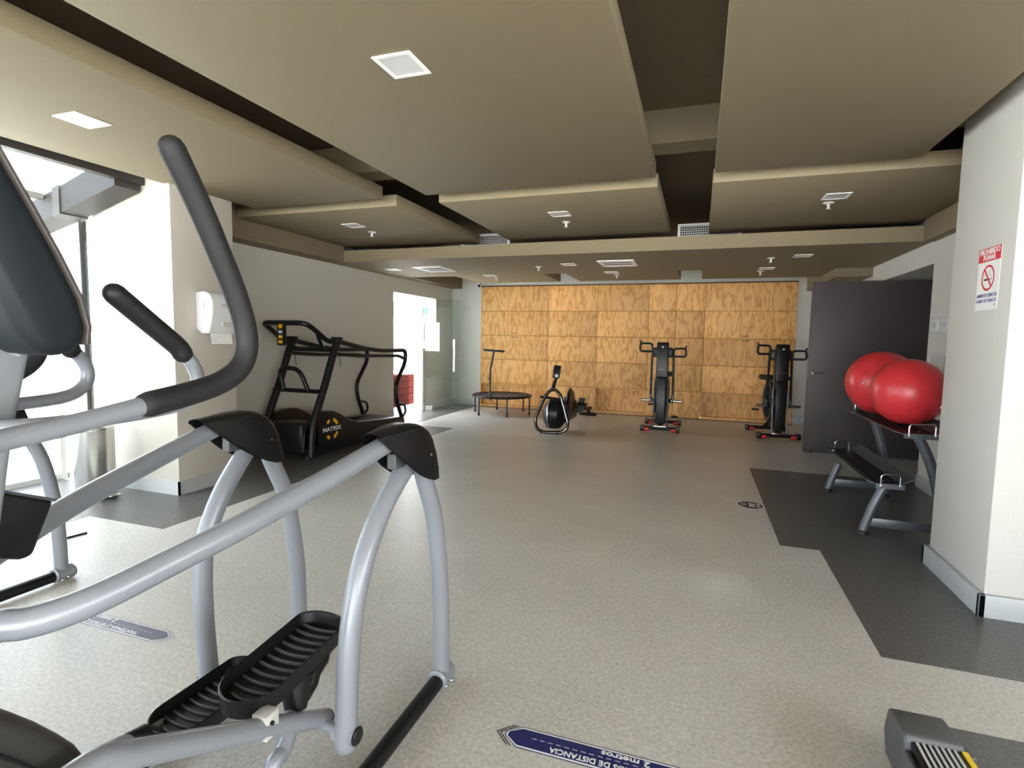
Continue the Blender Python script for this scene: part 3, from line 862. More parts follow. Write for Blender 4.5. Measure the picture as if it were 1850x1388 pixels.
# ---- fitness trampoline
def trampoline():
    c = V(-3.615, 9.91, 0); R = 0.565; zt = 0.355
    root = thing('mini_trampoline', 'small black trampoline on thin legs with a T-shaped hold bar', 'trampoline', c)
    hexp = [V(c.x + R * math.cos(a), c.y + R * math.sin(a), zt) for a in [math.radians(t) for t in (0, 60, 120, 180, 240, 300)]]
    ringp = [V(c.x + R * math.cos(a), c.y + R * math.sin(a), zt) for a in [2 * PI * k / 36 for k in range(36)]]
    kid('rim_pad', root, 'black_paint', tube, ringp, 0.022, 10, closed=True)
    kid('edge_cover', root, 'rubber', lathe, [(0.44, 0.0), (0.44, 0.008), (R, 0.024), (R, 0.0)], (c.x, c.y, zt - 0.01), 2, 36)
    kid('jump_mat', root, 'mesh_black', lathe, [(0.43, 0.0), (0.43, 0.006)], (c.x, c.y, zt - 0.006), 2, 36)
    for p in hexp:
        lg = kid('leg', root, 'black_paint', tube, [V(p.x, p.y, zt), V(p.x, p.y, 0.03)], 0.015, 8)
        kid('rubber_foot', lg, 'rubber', lathe, [(0.021, 0.0), (0.021, 0.05)], (p.x, p.y, 0), 2, 10)
    Y = 9.36
    b = [PY(*p, Y) for p in ((886, 722), (885, 705), (885, 690), (886, 665), (889, 652), (892, 636))]
    pl = kid('hold_pole', root, 'black_paint', tube, b, 0.02, 8)
    kid('pole_knob', pl, 'rubber', sphere, PY(884, 684, Y), 0.022, 10, 8)
    kid('pole_foot', pl, 'black_paint', tube, [b[0], V(b[0].x, 9.42, zt)], 0.02, 8)
    kid('hold_bar', root, 'foam', tube, [PY(875, 632.5, Y), PY(910, 635, Y)], 0.02, 10, round_end=True)
trampoline()

# ---- rowing machine
def rower():
    root = thing('rowing_machine', 'black rowing machine with a silver-edged loop frame and raised console', 'rowing machine', (-2.15, 8.1, 0))
    P = lambda x, y, Y=8.1: PY(x, y, Y)
    lp = rounded([P(1000, 702), P(988, 710), P(966, 757), P(970, 776, 8.06), P(981, 781, 8.04), P(1012, 782, 8.04), P(1024, 776, 8.06), P(1026, 764), P(1012, 712), P(1000, 702)], 0.10, 5)[:-1]
    lf = kid('loop_frame', root, 'black_paint', tube, lp, 0.026, 10, closed=True)
    kid('loop_edge', lf, 'brushed_steel', tube, [V(p.x, p.y - 0.021, p.z) for p in lp], 0.0075, 8, closed=True)
    kid('loop_crossbar', root, 'black_paint', tube, [P(976, 717), P(1013, 722)], 0.02, 8)
    for x, y in ((978, 782), (1008, 783)):
        p = P(x, y, 8.04); kid('foot', root, 'rubber', sphere, V(p.x, p.y, 0.03), 0.03, 12, 8)
    c = P(1001, 748, 8.32)
    tk = kid('flywheel_drum', root, 'black_plastic', lathe, [(0.05, -0.17), (0.17, -0.15), (0.235, -0.09), (0.25, 0.0), (0.235, 0.09), (0.17, 0.15), (0.05, 0.17)], (c.x, c.y + 0.05, c.z), 0, 28)
    kid('drum_band', tk, 'brushed_steel', lathe, [(0.250, -0.012), (0.256, -0.006), (0.256, 0.006), (0.250, 0.012)], (c.x - 0.06, c.y + 0.05, c.z), 0, 28)
    kid('side_guard', root, 'black_plastic', box, c.x + 0.12, c.x + 0.22, c.y - 0.05, c.y + 0.75, 0.14, 0.46, 0.05)
    kid('fan_cover', root, 'black_plastic', lathe, [(0.20, -0.03), (0.24, 0.0), (0.20, 0.03)], (c.x + 0.20, c.y + 0.25, c.z + 0.17), 0, 24)
    for s in (-1, 1):
        kid('drum_strut', root, 'black_paint', tube, [V(c.x + 0.07 * s, c.y, c.z), V(c.x + 0.10 * s, c.y - 0.05, 0.06)], 0.02, 8)
    kid('console_arm', root, 'black_paint', tube, [P(998, 706, 8.12), P(1001, 694, 8.1), P(1006, 680, 8.06)], [0.035, 0.03, 0.022], 10)
    a = P(1006, 672, 8.05)
    bm = NB(); box(bm, -0.055, 0.055, -0.02, 0.02, -0.10, 0.10, 0.012)
    cn = obj('console', bm, 'black_plastic', root, M=Matrix.Translation(a) @ Matrix.Rotation(math.radians(-14), 4, 'X') @ Matrix.Rotation(math.radians(4), 4, 'Y'))
    bm = NB(); box(bm, -0.02, 0.03, -0.024, -0.018, -0.085, -0.045)
    obj('console_logo', bm, 'white_plastic', cn, M=Matrix.Translation(a) @ Matrix.Rotation(math.radians(-14), 4, 'X'))
    # rail, seat, foot plates
    r0 = V(c.x + 0.05, 8.6, 0.30); r1 = V(-1.92, 10.25, 0.16)
    kid('seat_rail', root, 'black_paint', tube, [r0, r1], 0.035, 8, flat=0.8)
    kid('seat', root, 'rubber', box, -2.12, -1.84, 9.25, 9.55, 0.28, 0.34, 0.03)
    kid('rear_foot', root, 'black_paint', tube, [V(-2.12, 10.2, 0.05), V(-1.80, 10.15, 0.05)], 0.03, 8)
    kid('rear_leg', root, 'black_paint', tube, [V(-1.95, 10.2, 0.05), V(-1.95, 10.15, 0.17)], 0.03, 8)
    for s in (-1, 1):
        bm = NB(); box(bm, -0.055, 0.055, -0.01, 0.01, -0.15, 0.15, 0.008)
        fp = obj('foot_plate', bm, 'gun_metal', root, M=Matrix.Translation(V(c.x + 0.16 + 0.13 * s, 9.0, 0.36)) @ Matrix.Rotation(math.radians(-42), 4, 'X'))
        bm = NB(); box(bm, -0.06, 0.06, -0.035, -0.008, -0.02, 0.03, 0.006)
        obj('foot_strap', bm, 'rubber', fp, M=Matrix.Translation(V(c.x + 0.16 + 0.13 * s, 9.0, 0.36)) @ Matrix.Rotation(math.radians(-42), 4, 'X'))
    return root
rower()

# ---- fan bikes (front end towards the viewer), built at the origin
def bike():
    root = thing('fan_bike', 'black fan bike with red foot ends in front of the middle of the plywood wall', 'exercise bike', (0, 0, 0), 'fan bikes')
    for y, nm in ((0.0, 'front_stabilizer'), (0.82, 'rear_stabilizer')):
        st = kid(nm, root, 'black_paint', tube, [V(-0.25, y, 0.06), V(0.25, y, 0.06)], 0.028, 10)
        for s in (-1, 1):
            kid('end_cap', st, 'cap_red' , lathe, [(0.03, -0.045), (0.036, -0.03), (0.036, 0.03), (0.03, 0.045)], (s * 0.215, y, 0.045), 0, 14)
            kid('end_block', st, 'black_plastic', box, s * 0.275 - 0.03, s * 0.275 + 0.03, y - 0.05, y + 0.05, 0.012, 0.10, 0.01)
        if y == 0:
            pl = kid('step_plate', st, 'brushed_steel', box, -0.10, 0.10, -0.045, 0.03, 0.085, 0.105, 0.004)
    # fan cage seen edge-on
    fan = kid('fan_cage', root, 'black_plastic', lathe, [(0.06, -0.11), (0.26, -0.105), (0.33, -0.08), (0.345, 0.0), (0.33, 0.08), (0.26, 0.105), (0.06, 0.11)], (0, 0.30, 0.56), 0, 36)
    for k in range(5):
        kid('cage_wire', fan, 'gun_metal', lathe, [(0.10 + 0.05 * k, -0.112 + 0.001 * k), (0.104 + 0.05 * k, -0.116), (0.108 + 0.05 * k, -0.112)], (0, 0.30, 0.56), 0, 28)
    for s in (-1, 1):
        kid('side_frame', root, 'gun_metal', tube, rounded([V(s * 0.105, -0.02, 0.09), V(s * 0.105, 0.02, 0.75), V(s * 0.08, 0.08, 0.95)], 0.1), 0.014, 8)
    kid('main_frame', root, 'black_paint', tube, [V(0, 0.0, 0.10), V(0, 0.5, 0.22), V(0, 0.82, 0.08)], 0.04, 10)
    # tower
    bm = NB(); prism(bm, [(-0.03, 0.78), (-0.02, 1.40), (0.0, 1.445), (0.06, 1.44), (0.14, 1.35), (0.16, 0.78)], 0, -0.09, 0.09, 0.012)
    tw = obj('front_tower', bm, 'black_plastic', root)
    kid('tower_badge', tw, 'grey_print', lathe, [(0.016, -0.006), (0.016, 0.0)], (0, -0.022, 1.37), 1, 14)
    kid('tower_mark', tw, 'gun_metal', box, -0.05, 0.05, -0.034, -0.028, 1.005, 1.015)
    bm = NB(); prism(bm, [(-0.05, 0.14), (-0.05, 0.86), (-0.03, 0.9), (0.1, 0.9), (0.1, 0.14)], 0, -0.075, 0.075, 0.015)
    obj('front_shroud', bm, 'black_plastic', root)
    bm = NB(); box(bm, -0.15, 0.15, 0.10, 0.16, 1.20, 1.36, 0.02); obj('console', bm, 'black_plastic', root)
    # arms with D grips and foot pegs
    for s in (-1, 1):
        top = 1.42 if s == -1 else 1.345
        y = 0.02 if s == -1 else 0.10
        a = kid('lever_arm', root, 'black_paint', tube, [V(s * 0.175, 0.12, 0.50), V(s * 0.165, y + 0.05, top - 0.10)], 0.018, 10)
        kid('arm_sleeve', a, 'gun_metal', tube, [V(s * 0.175, 0.12, 0.49), V(s * 0.174, 0.115, 0.60)], 0.022, 10)
        g = kid('hand_grip', root, 'rubber', tube, rounded([V(s * 0.165, y + 0.05, top - 0.16), V(s * 0.165, y + 0.04, top), V(s * 0.35, y, top + 0.005), V(s * 0.355, y - 0.01, top - 0.125), V(s * 0.165, y + 0.05, top - 0.125)], 0.045), 0.017, 10)
        kid('grip_stub', g, 'rubber', tube, [V(s * 0.345, y, top), V(s * 0.352, y, top + 0.05)], 0.013, 8)
        kid('foot_peg', root, 'brushed_steel', tube, [V(s * 0.15, 0.12, 0.50), V(s * 0.315, 0.12, 0.50)], 0.022, 12)
        kid('arm_pivot', root, 'black_paint', tube, [V(s * 0.09, 0.16, 0.50), V(s * 0.19, 0.12, 0.50)], 0.03, 10)
        kid('crank_pedal', root, 'rubber', box, s * 0.20 - 0.05, s * 0.20 + 0.05, 0.62, 0.72, 0.16 if s == 1 else 0.36, 0.19 if s == 1 else 0.39, 0.008)
    kid('tension_knob', root, 'rubber', lathe, [(0.03, 0.0), (0.03, 0.05)], (0.10, 0.08, 0.93), 0, 14)
    # saddle behind
    kid('seat_post', root, 'black_paint', tube, [V(0, 0.72, 0.2), V(0, 0.80, 0.86)], 0.03, 10)
    bm = NB(); prism(bm, [(-0.045, 0.58), (0.045, 0.58), (0.12, 0.82), (0.12, 0.92), (-0.12, 0.92), (-0.12, 0.82)], 2, 0.86, 0.94, 0.025)
    obj('saddle', bm, 'rubber', root)
    return root
b1 = bike()
b2 = copy_tree(b1)
b1.location = (-0.548, 8.93, 0)
b2.location = (1.187, 8.99, 0)
b2.rotation_euler = (0, 0, math.radians(7))
b2['label'] = 'black fan bike with red foot ends next to the open dark door'

# ---- ball rack
def rack():
    root = thing('ball_rack', 'grey two-tier metal rack holding two red balls beside the right column', 'rack', (1.6, 5.4, 0))
    for Y, fr_, tall, base in (
        (4.75, [(1557, 966), (1563, 947), (1577, 915), (1592, 888), (1603, 872)], [(1654, 783), (1668, 808), (1682, 842), (1692, 880), (1697, 920), (1697, 985)], (945, )),
        (6.02, [(1495, 888), (1500, 873), (1508, 855), (1516, 838)], [(1575, 752), (1584, 775), (1592, 806), (1598, 838), (1599, 870), (1598, 899)], (875, ))):
        f_ = [PY(*p, Y) for p in fr_]
        t_ = [PY(*p, Y) for p in tall]
        f_[0].z = 0.01; t_[-1].z = 0.01
        a = kid('front_leg', root, 'gun_metal', tube, cr(f_, 4), 0.033, 12)
        kid('rubber_foot', a, 'rubber', lathe, [(0.045, 0.0), (0.042, 0.02), (0.034, 0.03)], (f_[0].x, Y, 0), 2, 14)
        b = kid('tall_leg', root, 'gun_metal', tube, cr(t_, 4), 0.036, 12)
        kid('rubber_foot', b, 'rubber', lathe, [(0.045, 0.0), (0.042, 0.02), (0.034, 0.03)], (t_[-1].x, Y, 0), 2, 14)
        kid('base_bar', root, 'gun_metal', box, f_[0].x + 0.04, t_[-1].x, Y - 0.02, Y + 0.02, 0.065, 0.135, 0.006)
    # trays: folded sheet channel with wire end stops
    def tray(y0, y1, A, B, C_, D):
        """A..D: (x, z) of outer lip, front valley, rear valley, rear lip"""
        th = 0.006
        prof = [A, B, C_, D] + [(p[0], p[1] - th) for p in (D, C_, B, A)]
        bm = NB(); prism(bm, prof, 1, y0, y1)
        t = obj('tray', bm, 'gun_metal', root)
        for y in (y0, y1):
            m0 = V(B[0] + 0.02, y, B[1] + 0.0); m1 = V(C_[0] - 0.0, y, C_[1])
            kid('end_stop', t, 'chrome', tube, rounded([V(m0.x, y, m0.z), V(m0.x, y, m0.z + 0.075), V(m1.x, y, m1.z + 0.075), V(m1.x, y, m1.z)], 0.025), 0.006, 8)
            for m in (m0, m1): kid('stop_bolt', t, 'white_plastic', sphere, V(m.x, y - 0.004 if y == y0 else y + 0.004, m.z - 0.006), 0.009, 8, 6)
            kid('end_plate', t, 'gun_metal', box, m0.x - 0.03, m1.x + 0.03, y - 0.003, y + 0.003, min(m0.z, m1.z) - 0.03, m0.z + 0.008)
        bm = NB(); prism(bm, [(B[0], B[1] + 0.001), (C_[0], C_[1] + 0.001), (C_[0], C_[1] + 0.006), (B[0], B[1] + 0.006)], 1, y0 + 0.01, y1 - 0.01); obj('tray_liner', bm, 'rubber', t)
        return t
    n = PY(1562, 868, 4.70); m = PY(1640, 876, 4.70)
    zl = n.z
    tray(4.66, 6.12, (n.x - 0.0, zl + 0.015), (n.x + 0.075, zl - 0.012), (m.x - 0.06, m.z - 0.0), (m.x + 0.03, m.z + 0.055))
    n = PY(1617, 779, 4.72); m = PY(1702, 784, 4.72)
    tray(4.66, 6.12, (n.x - 0.03, n.z + 0.01), (n.x + 0.05, n.z - 0.012), (m.x - 0.06, n.z - 0.005), (m.x + 0.06, n.z + 0.07))
    return n
rn = rack()
def ball(name, c, r, label, axis_yaw):
    root = thing(name, label, 'exercise ball', (c.x, c.y, c.z - r), 'red exercise balls')
    bm = NB()
    seg, rows_ = 48, 60
    rings = []
    M = Matrix.Translation(c) @ Matrix.Rotation(math.radians(axis_yaw), 4, 'Z') @ Matrix.Rotation(math.radians(78), 4, 'X')
    for j in range(rows_ + 1):
        t = -PI / 2 + PI * (0.01 + 0.98 * j / rows_)
        rr = r * (1 - (0.004 if (j % 3 == 0 and 10 < j < 50) else 0.0))
        rings.append([bm.verts.new(M @ V(rr * math.cos(t) * math.cos(2 * PI * k / seg), rr * math.cos(t) * math.sin(2 * PI * k / seg), rr * math.sin(t))) for k in range(seg)])
    for j in range(rows_):
        for k in range(seg): bm.faces.new((rings[j][k], rings[j][(k + 1) % seg], rings[j + 1][(k + 1) % seg], rings[j + 1][k]))
    bm.faces.new(rings[0][::-1]); bm.faces.new(rings[-1])
    b = obj('ball_skin', bm, 'ball_red', root, sharp=80)
    return root, M
zb = rn.z - 0.012
cb1 = PY(1641, 708, 5.08); r1 = 0.262
cb2 = PY(1592, 692, 5.66); r2 = 0.282
cb1.z = max(cb1.z, zb + r1 - 0.02); cb2.z = max(cb2.z, zb + r2 - 0.02)
b_, M_ = ball('exercise_ball', cb1, r1, 'large shiny red exercise ball nearer the viewer on the rack top tier', 10)
vp = PX(1712, 743, cb1.x + 0.13)
kid('print_mark', b_, 'paper', box, cb1.x + 0.150, cb1.x + 0.172, cb1.y - 0.205, cb1.y - 0.165, cb1.z - 0.105, cb1.z - 0.085, 0.004)
b_, M_ = ball('exercise_ball', cb2, r2, 'large red exercise ball half hidden behind the nearer ball on the rack', 25)
pv = cb2 + (PY(1560, 693, 5.5) - cb2).normalized() * 0.0
d_ = (EYE - cb2).normalized()
side_ = V(-1, 0.0, 0.05)
pp = cb2 + (d_ * 0.72 + CR * -0.69).normalized() * r2
kid('valve_plug', b_, 'white_plastic', sphere, pp, 0.008, 8, 6)

# ---- open door
dr = thing('open_door', 'dark brown door standing open at the right with a steel lever handle', 'door', (2.0, 8.1, 0))
bm = NB(); box(bm, 1.378, 2.70, 8.10, 8.145, 0.008, 2.275, 0.002); obj('door_leaf', bm, 'door_dark', dr)
h = kid('door_handle', dr, 'chrome', lathe, [(0.028, -0.022), (0.028, 0.0)], (1.44, 8.10, 1.07), 1, 16)
kid('lever', h, 'chrome', tube, rounded([V(1.44, 8.09, 1.07), V(1.44, 8.04, 1.07), V(1.56, 8.04, 1.068)], 0.02), 0.009, 8)
kid('latch', dr, 'chrome', box, 1.374, 1.38, 8.112, 8.133, 1.02, 1.12)
for z in (0.3, 1.15, 1.98):
    hg = kid('hinge', dr, 'chrome', tube, [V(2.70, 8.095, z - 0.06), V(2.70, 8.095, z + 0.06)], 0.012, 8)
kid('door_stop', dr, 'rubber', sphere, V(1.47, 8.095, 0.02), 0.018, 10, 6)

# ---- no smoking sign on the right column
sg = thing('no_smoking_sign', 'white and red no smoking poster on the right column', 'sign', (1.508, 3.73, 1.665))
xs = 1.508
SY0, SY1, SZ0, SZ1 = 3.64, 3.885, 1.66, 2.005
kid('sheet', sg, 'paper', box, xs - 0.001, xs + 0.0015, SY0, SY1, SZ0, SZ1)
kid('red_header', sg, 'red_print', box, xs - 0.0016, xs - 0.001, SY0, SY1, SZ1 - 0.075, SZ1)
xd, yd = (0, -1, 0), (0, 0, 1)
cy_ = (SY0 + SY1) / 2
text('lettering', 'PROHIBIDO', 0.042, (xs - 0.002, cy_, SZ1 - 0.021), xd, yd, 'white_print', sg, xs=1.0)
text('lettering', 'FUMAR', 0.042, (xs - 0.002, cy_, SZ1 - 0.055), xd, yd, 'white_print', sg, xs=1.0)
zc = SZ0 + 0.178
rg = [V(xs - 0.002, cy_ + 0.066 * math.cos(2 * PI * k / 32), zc + 0.066 * math.sin(2 * PI * k / 32)) for k in range(32)]
bm = NB()
for k in range(32):
    a0, a1 = 2 * PI * k / 32, 2 * PI * (k + 1) / 32
    vs = [bm.verts.new((xs - 0.0018, cy_ + r_ * math.cos(a), zc + r_ * math.sin(a))) for r_, a in ((0.072, a0), (0.072, a1), (0.060, a1), (0.060, a0))]
    bm.faces.new(vs)
obj('prohibition_ring', bm, 'red_print', sg)
bm = NB(); box(bm, -0.0008, 0.0, -0.006, 0.006, -0.064, 0.064)
obj('prohibition_bar', bm, 'red_print', sg, M=Matrix.Translation(V(xs - 0.0018, cy_, zc)) @ Matrix.Rotation(math.radians(-40), 4, 'X'))
kid('cigarette', sg, 'black_print', box, xs - 0.0014, xs - 0.001, cy_ - 0.022, cy_ + 0.045, zc - 0.014, zc - 0.004)
kid('cigarette_tip', sg, 'grey_print', box, xs - 0.0014, xs - 0.001, cy_ - 0.045, cy_ - 0.026, zc - 0.014, zc - 0.004)
kid('smoke_curl', sg, 'grey_print', tube, rounded([V(xs - 0.0012, cy_ - 0.036, zc), V(xs - 0.0012, cy_ - 0.034, zc + 0.012), V(xs - 0.0012, cy_ - 0.016, zc + 0.016), V(xs - 0.0012, cy_ - 0.012, zc + 0.036), V(xs - 0.0012, cy_ - 0.03, zc + 0.044)], 0.008), 0.002, 6)
text('lettering', 'AMBIENTE LIBRE DE', 0.0255, (xs - 0.002, cy_, SZ0 + 0.080), xd, yd, 'blue_print', sg)
text('lettering', 'HUMO DE TABACO', 0.0255, (xs - 0.002, cy_, SZ0 + 0.050), xd, yd, 'blue_print', sg)
kid('stamp_mark', sg, 'grey_print', box, xs - 0.0014, xs - 0.001, SY0 + 0.02, SY0 + 0.035, SZ0 + 0.018, SZ0 + 0.032)

# ---- wall fittings
sw = thing('wall_switch', 'double white switch plate on the wall right of the door', 'switch', (XR - 0.006, 6.33, 1.60))
kid('back_plate', sw, 'off_white', box, XR - 0.006, XR - 0.0005, 6.10, 6.58, 1.575, 1.735, 0.002)
for y in (6.23, 6.45):
    pz = kid('switch_unit', sw, 'white_plastic', box, XR - 0.012, XR - 0.006, y - 0.09, y + 0.09, 1.59, 1.72, 0.002)
    for dy in (-0.025, 0.025): kid('rocker', pz, 'grey_print', box, XR - 0.015, XR - 0.012, y + dy - 0.014, y + dy + 0.014, 1.635, 1.685)
for k, y in enumerate((6.52, 6.22)):
    hd = thing('wall_bracket', ('white wall bracket under the switch plate, the one nearer the door', 'white wall bracket under the switch plate, the one nearer the column')[k], 'bracket', (XR, y, 1.2), 'white brackets on the right wall')
    kid('back_plate', hd, 'white_plastic', box, XR - 0.012, XR - 0.0005, y - 0.05, y + 0.05, 1.10, 1.36, 0.003)
    kid('hook', hd, 'white_plastic', tube, rounded([V(XR - 0.01, y, 1.2), V(XR - 0.05, y, 1.2), V(XR - 0.05, y, 1.26)], 0.02), 0.012, 8)
pl = thing('thermostat', 'square grey control plate high on the back wall beside the plywood', 'control plate', (-4.82, YB, 2.1))
kid('plate', pl, 'wall_grey', box, -4.89, -4.75, YB - 0.02, YB - 0.0005, 2.02, 2.19, 0.005)
kid('dial', pl, 'off_white', lathe, [(0.03, -0.028), (0.035, -0.02)], (-4.82, YB, 2.10), 1, 16)
pl = thing('light_switch', 'white light switch on the back wall behind the glass door', 'switch', (-4.98, YB, 1.07))
kid('plate', pl, 'white_plastic', box, -5.03, -4.935, YB - 0.012, YB - 0.0005, 0.975, 1.165, 0.003)
kid('rocker', pl, 'off_white', box, -5.0, -4.965, YB - 0.018, YB - 0.012, 1.03, 1.11, 0.002)
cm = thing('security_camera', 'tiny white camera at the top left corner of the plywood', 'camera', (-4.50, YB - 0.06, 2.6))
kid('camera_body', cm, 'white_plastic', tube, [V(-4.52, YB - 0.0, 2.63), V(-4.50, YB - 0.10, 2.61)], 0.035, 10)
kid('lens', cm, 'black_plastic', sphere, V(-4.48, YB - 0.11, 2.57), 0.03, 10, 8)

# ---- towel dispenser on the left column
td = thing('towel_dispenser', 'white paper towel dispenser on the left column with paper hanging out', 'dispenser', (-4.36, 3.96, 1.44))
pf = [(-4.359, 1.83), (-4.26, 1.84), (-4.19, 1.81), (-4.16, 1.75), (-4.16, 1.66), (-4.18, 1.56), (-4.21, 1.46), (-4.30, 1.455), (-4.359, 1.50)]
bm = NB(); prism(bm, pf, 1, 3.76, 4.10, 0.012); bd = obj('dispenser_body', bm, 'white_plastic', td)
kid('side_slot', bd, 'grey_print', box, -4.26, -4.245, 3.757, 3.762, 1.66, 1.74, 0.001)
bm = NB(); sphere(bm, (0, 0, 0), 1, 20, 10)
obj('sight_window', bm, 'grey_print', bd, M=Matrix.Translation(V(-4.163, 3.94, 1.715)) @ Matrix.Diagonal((0.008, 0.09, 0.022, 1)))
kid('brand_dot', bd, 'blue_print', sphere, V(-4.162, 3.93, 1.77), 0.006, 8, 6)
kid('cover_badge', bd, 'off_white', box, -4.186, -4.170, 3.88, 3.99, 1.52, 1.56, 0.003)
bm = NB(); prism(bm, [(-4.235, 1.47), (-4.233, 1.47), (-4.215, 1.36), (-4.218, 1.36)], 1, 3.80, 4.03); obj('paper_towel', bm, 'paper', td)

# ---- steel pedal bin
bn = thing('pedal_bin', 'tall round stainless steel pedal bin beside the left column', 'bin', (-4.95, 3.22, 0))
kid('bin_body', bn, 'brushed_steel', lathe, [(0.145, 0.02), (0.148, 0.03), (0.148, 0.60), (0.150, 0.61)], (-4.95, 3.22, 0), 2, 36)
kid('base_ring', bn, 'gun_metal', lathe, [(0.155, 0.0), (0.155, 0.02), (0.148, 0.026)], (-4.95, 3.22, 0), 2, 36)
kid('lid', bn, 'brushed_steel', lathe, [(0.152, 0.61), (0.152, 0.63), (0.12, 0.67), (0.05, 0.69), (0.01, 0.692)], (-4.95, 3.22, 0), 2, 36)
kid('foot_pedal', bn, 'brushed_steel', box, -4.80, -4.74, 3.20, 3.30, 0.03, 0.042, 0.003)
kid('pedal_bar', bn, 'black_paint', tube, [V(-4.95, 3.23, 0.03), V(-4.76, 3.25, 0.03)], 0.008, 8)

# ---- floor stickers
def strip(x0, x1, yc, hw, m, label, white='white_print'):
    r = thing('floor_arrow_sticker', label, 'floor sticker', ((x0 + x1) / 2, yc, 0.0))
    t = 0.055
    def body(i): return [(x0 + i * 1.1, yc), (x0 + t, yc + hw - i), (x1 - t, yc + hw - i), (x1 - i * 1.1, yc), (x1 - t, yc - hw + i), (x0 + t, yc - hw + i)]
    def body2(i): return [(x0 + i, yc + 0.012), (x0 + t, yc + hw - i), (x1 - t, yc + hw - i), (x1 - i, yc + 0.012), (x1 - i, yc - 0.008), (x1 - t, yc - hw + i), (x0 + t, yc - hw + i), (x0 + i, yc - 0.008)]
    kid('edge_line', r, m, prism, body2(0.0), 2, 0.0, 0.0008)
    kid('white_border', r, white, prism, body2(0.004), 2, 0.0008, 0.0012)
    kid('print_field', r, m, prism, body2(0.011), 2, 0.0012, 0.0016)
    for k in (1, 2):
        for s, xe in ((-1, x0), (1, x1)):
            d = 0.013 * k + 0.004
            bm = NB()
            for sy in (-1, 1):
                a = (xe + s * d, yc); b = (xe - s * (t - d), yc + sy * hw * 0.98); wv = s * 0.006
                prism(bm, [a, b, (b[0] + wv, b[1]), (a[0] + wv, a[1])], 2, 0.0, 0.0008)
            obj('chevron', bm, 'black_print' if m == 'navy_print' else 'grey_print', r)
    L = x1 - x0
    text('lettering', 'MANTENGA 2 METROS DE DISTANCIA', 0.034, ((x0 + x1) / 2, yc - hw * 0.42, 0.0019), (-1, 0, 0), (0, -1, 0), white, r, xs=(L - 0.22) / 0.72)
    text('lettering', '2 metros', 0.034, ((x0 + x1) / 2 - 0.02, yc + hw * 0.5, 0.0019), (-1, 0, 0), (0, -1, 0), white, r, xs=1.35)
    nd = int((L - 0.2) / 0.03)
    bm = NB()
    for k in range(nd):
        xx = x0 + 0.10 + k * 0.03
        box(bm, xx, xx + 0.018, yc + 0.004, yc + 0.008, 0.0016, 0.0018)
    obj('dash_line', bm, 'grey_print', r)
    return r
strip(-0.615, 0.29, 1.783, 0.053, 'navy_print', 'navy floor sticker strip with white lettering at the bottom of the picture')
strip(-3.23, -2.335, 1.809, 0.05, 'navy_faded', 'faded floor sticker strip with lettering seen under the silver side rail')
cs_ = thing('floor_round_sticker', 'round black floor sticker with white footprints at the dark floor edge', 'floor sticker', (0.493, 5.21, 0))
kid('white_ring', cs_, 'white_print', lathe, [(0.117, 0.0), (0.117, 0.0008)], (0.493, 5.21, 0), 2, 40)
kid('black_disc', cs_, 'black_print', lathe, [(0.106, 0.0008), (0.106, 0.0014)], (0.493, 5.21, 0), 2, 40)
for dy in (-0.032, 0.032):
    fp = kid('footprint', cs_, 'white_print', prism, [(0.48, 5.21 + dy - 0.02), (0.53, 5.21 + dy - 0.018), (0.535, 5.21 + dy + 0.015), (0.48, 5.21 + dy + 0.02)], 2, 0.0014, 0.002)
    kid('heel_print', cs_, 'white_print', prism, [(0.545, 5.21 + dy - 0.015), (0.575, 5.21 + dy - 0.013), (0.575, 5.21 + dy + 0.013), (0.545, 5.21 + dy + 0.017)], 2, 0.0014, 0.002)
for k in range(3):
    kid('small_print', cs_, 'grey_print', box, 0.41 + k * 0.018, 0.42 + k * 0.018, 5.17, 5.25, 0.0014, 0.002)
for k, (x, y, lb) in enumerate(((-1.811, 9.087, 'pair of tiny white floor marks behind the rowing machine'), (0.441, 9.06, 'pair of tiny white floor marks between the two fan bikes'))):
    r = thing('floor_mark', lb, 'floor mark', (x, y, 0))
    for dx in (-0.035, 0.035): kid('dot', r, 'off_white', lathe, [(0.022, 0.0), (0.022, 0.0012)], (x + dx, y, 0), 2, 14)
pp_ = thing('paper_sheet', 'small white folded paper lying on the floor at the far left', 'paper', (-4.19, 2.54, 0))
kid('paper_body', pp_, 'paper', prism, [(-4.24, 2.50), (-4.14, 2.47), (-4.12, 2.59), (-4.23, 2.61)], 2, 0.0, 0.012)
kid('dark_edge', pp_, 'rubber', prism, [(-4.145, 2.46), (-4.138, 2.46), (-4.113, 2.60), (-4.12, 2.60)], 2, 0.0, 0.014)

# ---- machine corner at bottom right
mr = thing('machine_footrail', 'grey machine end cap with ribbed foot rail and yellow stripe at bottom right', 'exercise machine', (0.78, 1.6, 0))
bm = NB(); prism(bm, [(2.115, 0.03), (2.15, 0.11), (2.12, 0.20), (1.96, 0.215), (1.93, 0.03)], 0, 0.672, 0.835, 0.012); obj('end_cap', bm, 'cap_grey', mr)
bm = NB(); prism(bm, [(2.09, 0.03), (2.11, 0.10), (2.08, 0.175), (1.96, 0.185), (1.96, 0.03)], 0, 0.835, 0.868, 0.008); obj('end_cap_step', bm, 'cap_grey', mr)
kid('rail_body', mr, 'black_plastic', box, 0.690, 0.845, 0.60, 1.97, 0.05, 0.196, 0.004)
for k in range(7):
    kid('grip_rib', mr, 'off_white', box, 0.702 + k * 0.0165, 0.7085 + k * 0.0165, 0.62, 1.955, 0.196, 0.2)
kid('warning_stripe', mr, 'yellow_paint', box, 0.823, 0.838, 0.62, 1.955, 0.196, 0.201)
kid('side_guard', mr, 'gun_metal', box, 0.672, 0.690, 0.60, 1.95, 0.02, 0.17, 0.004)
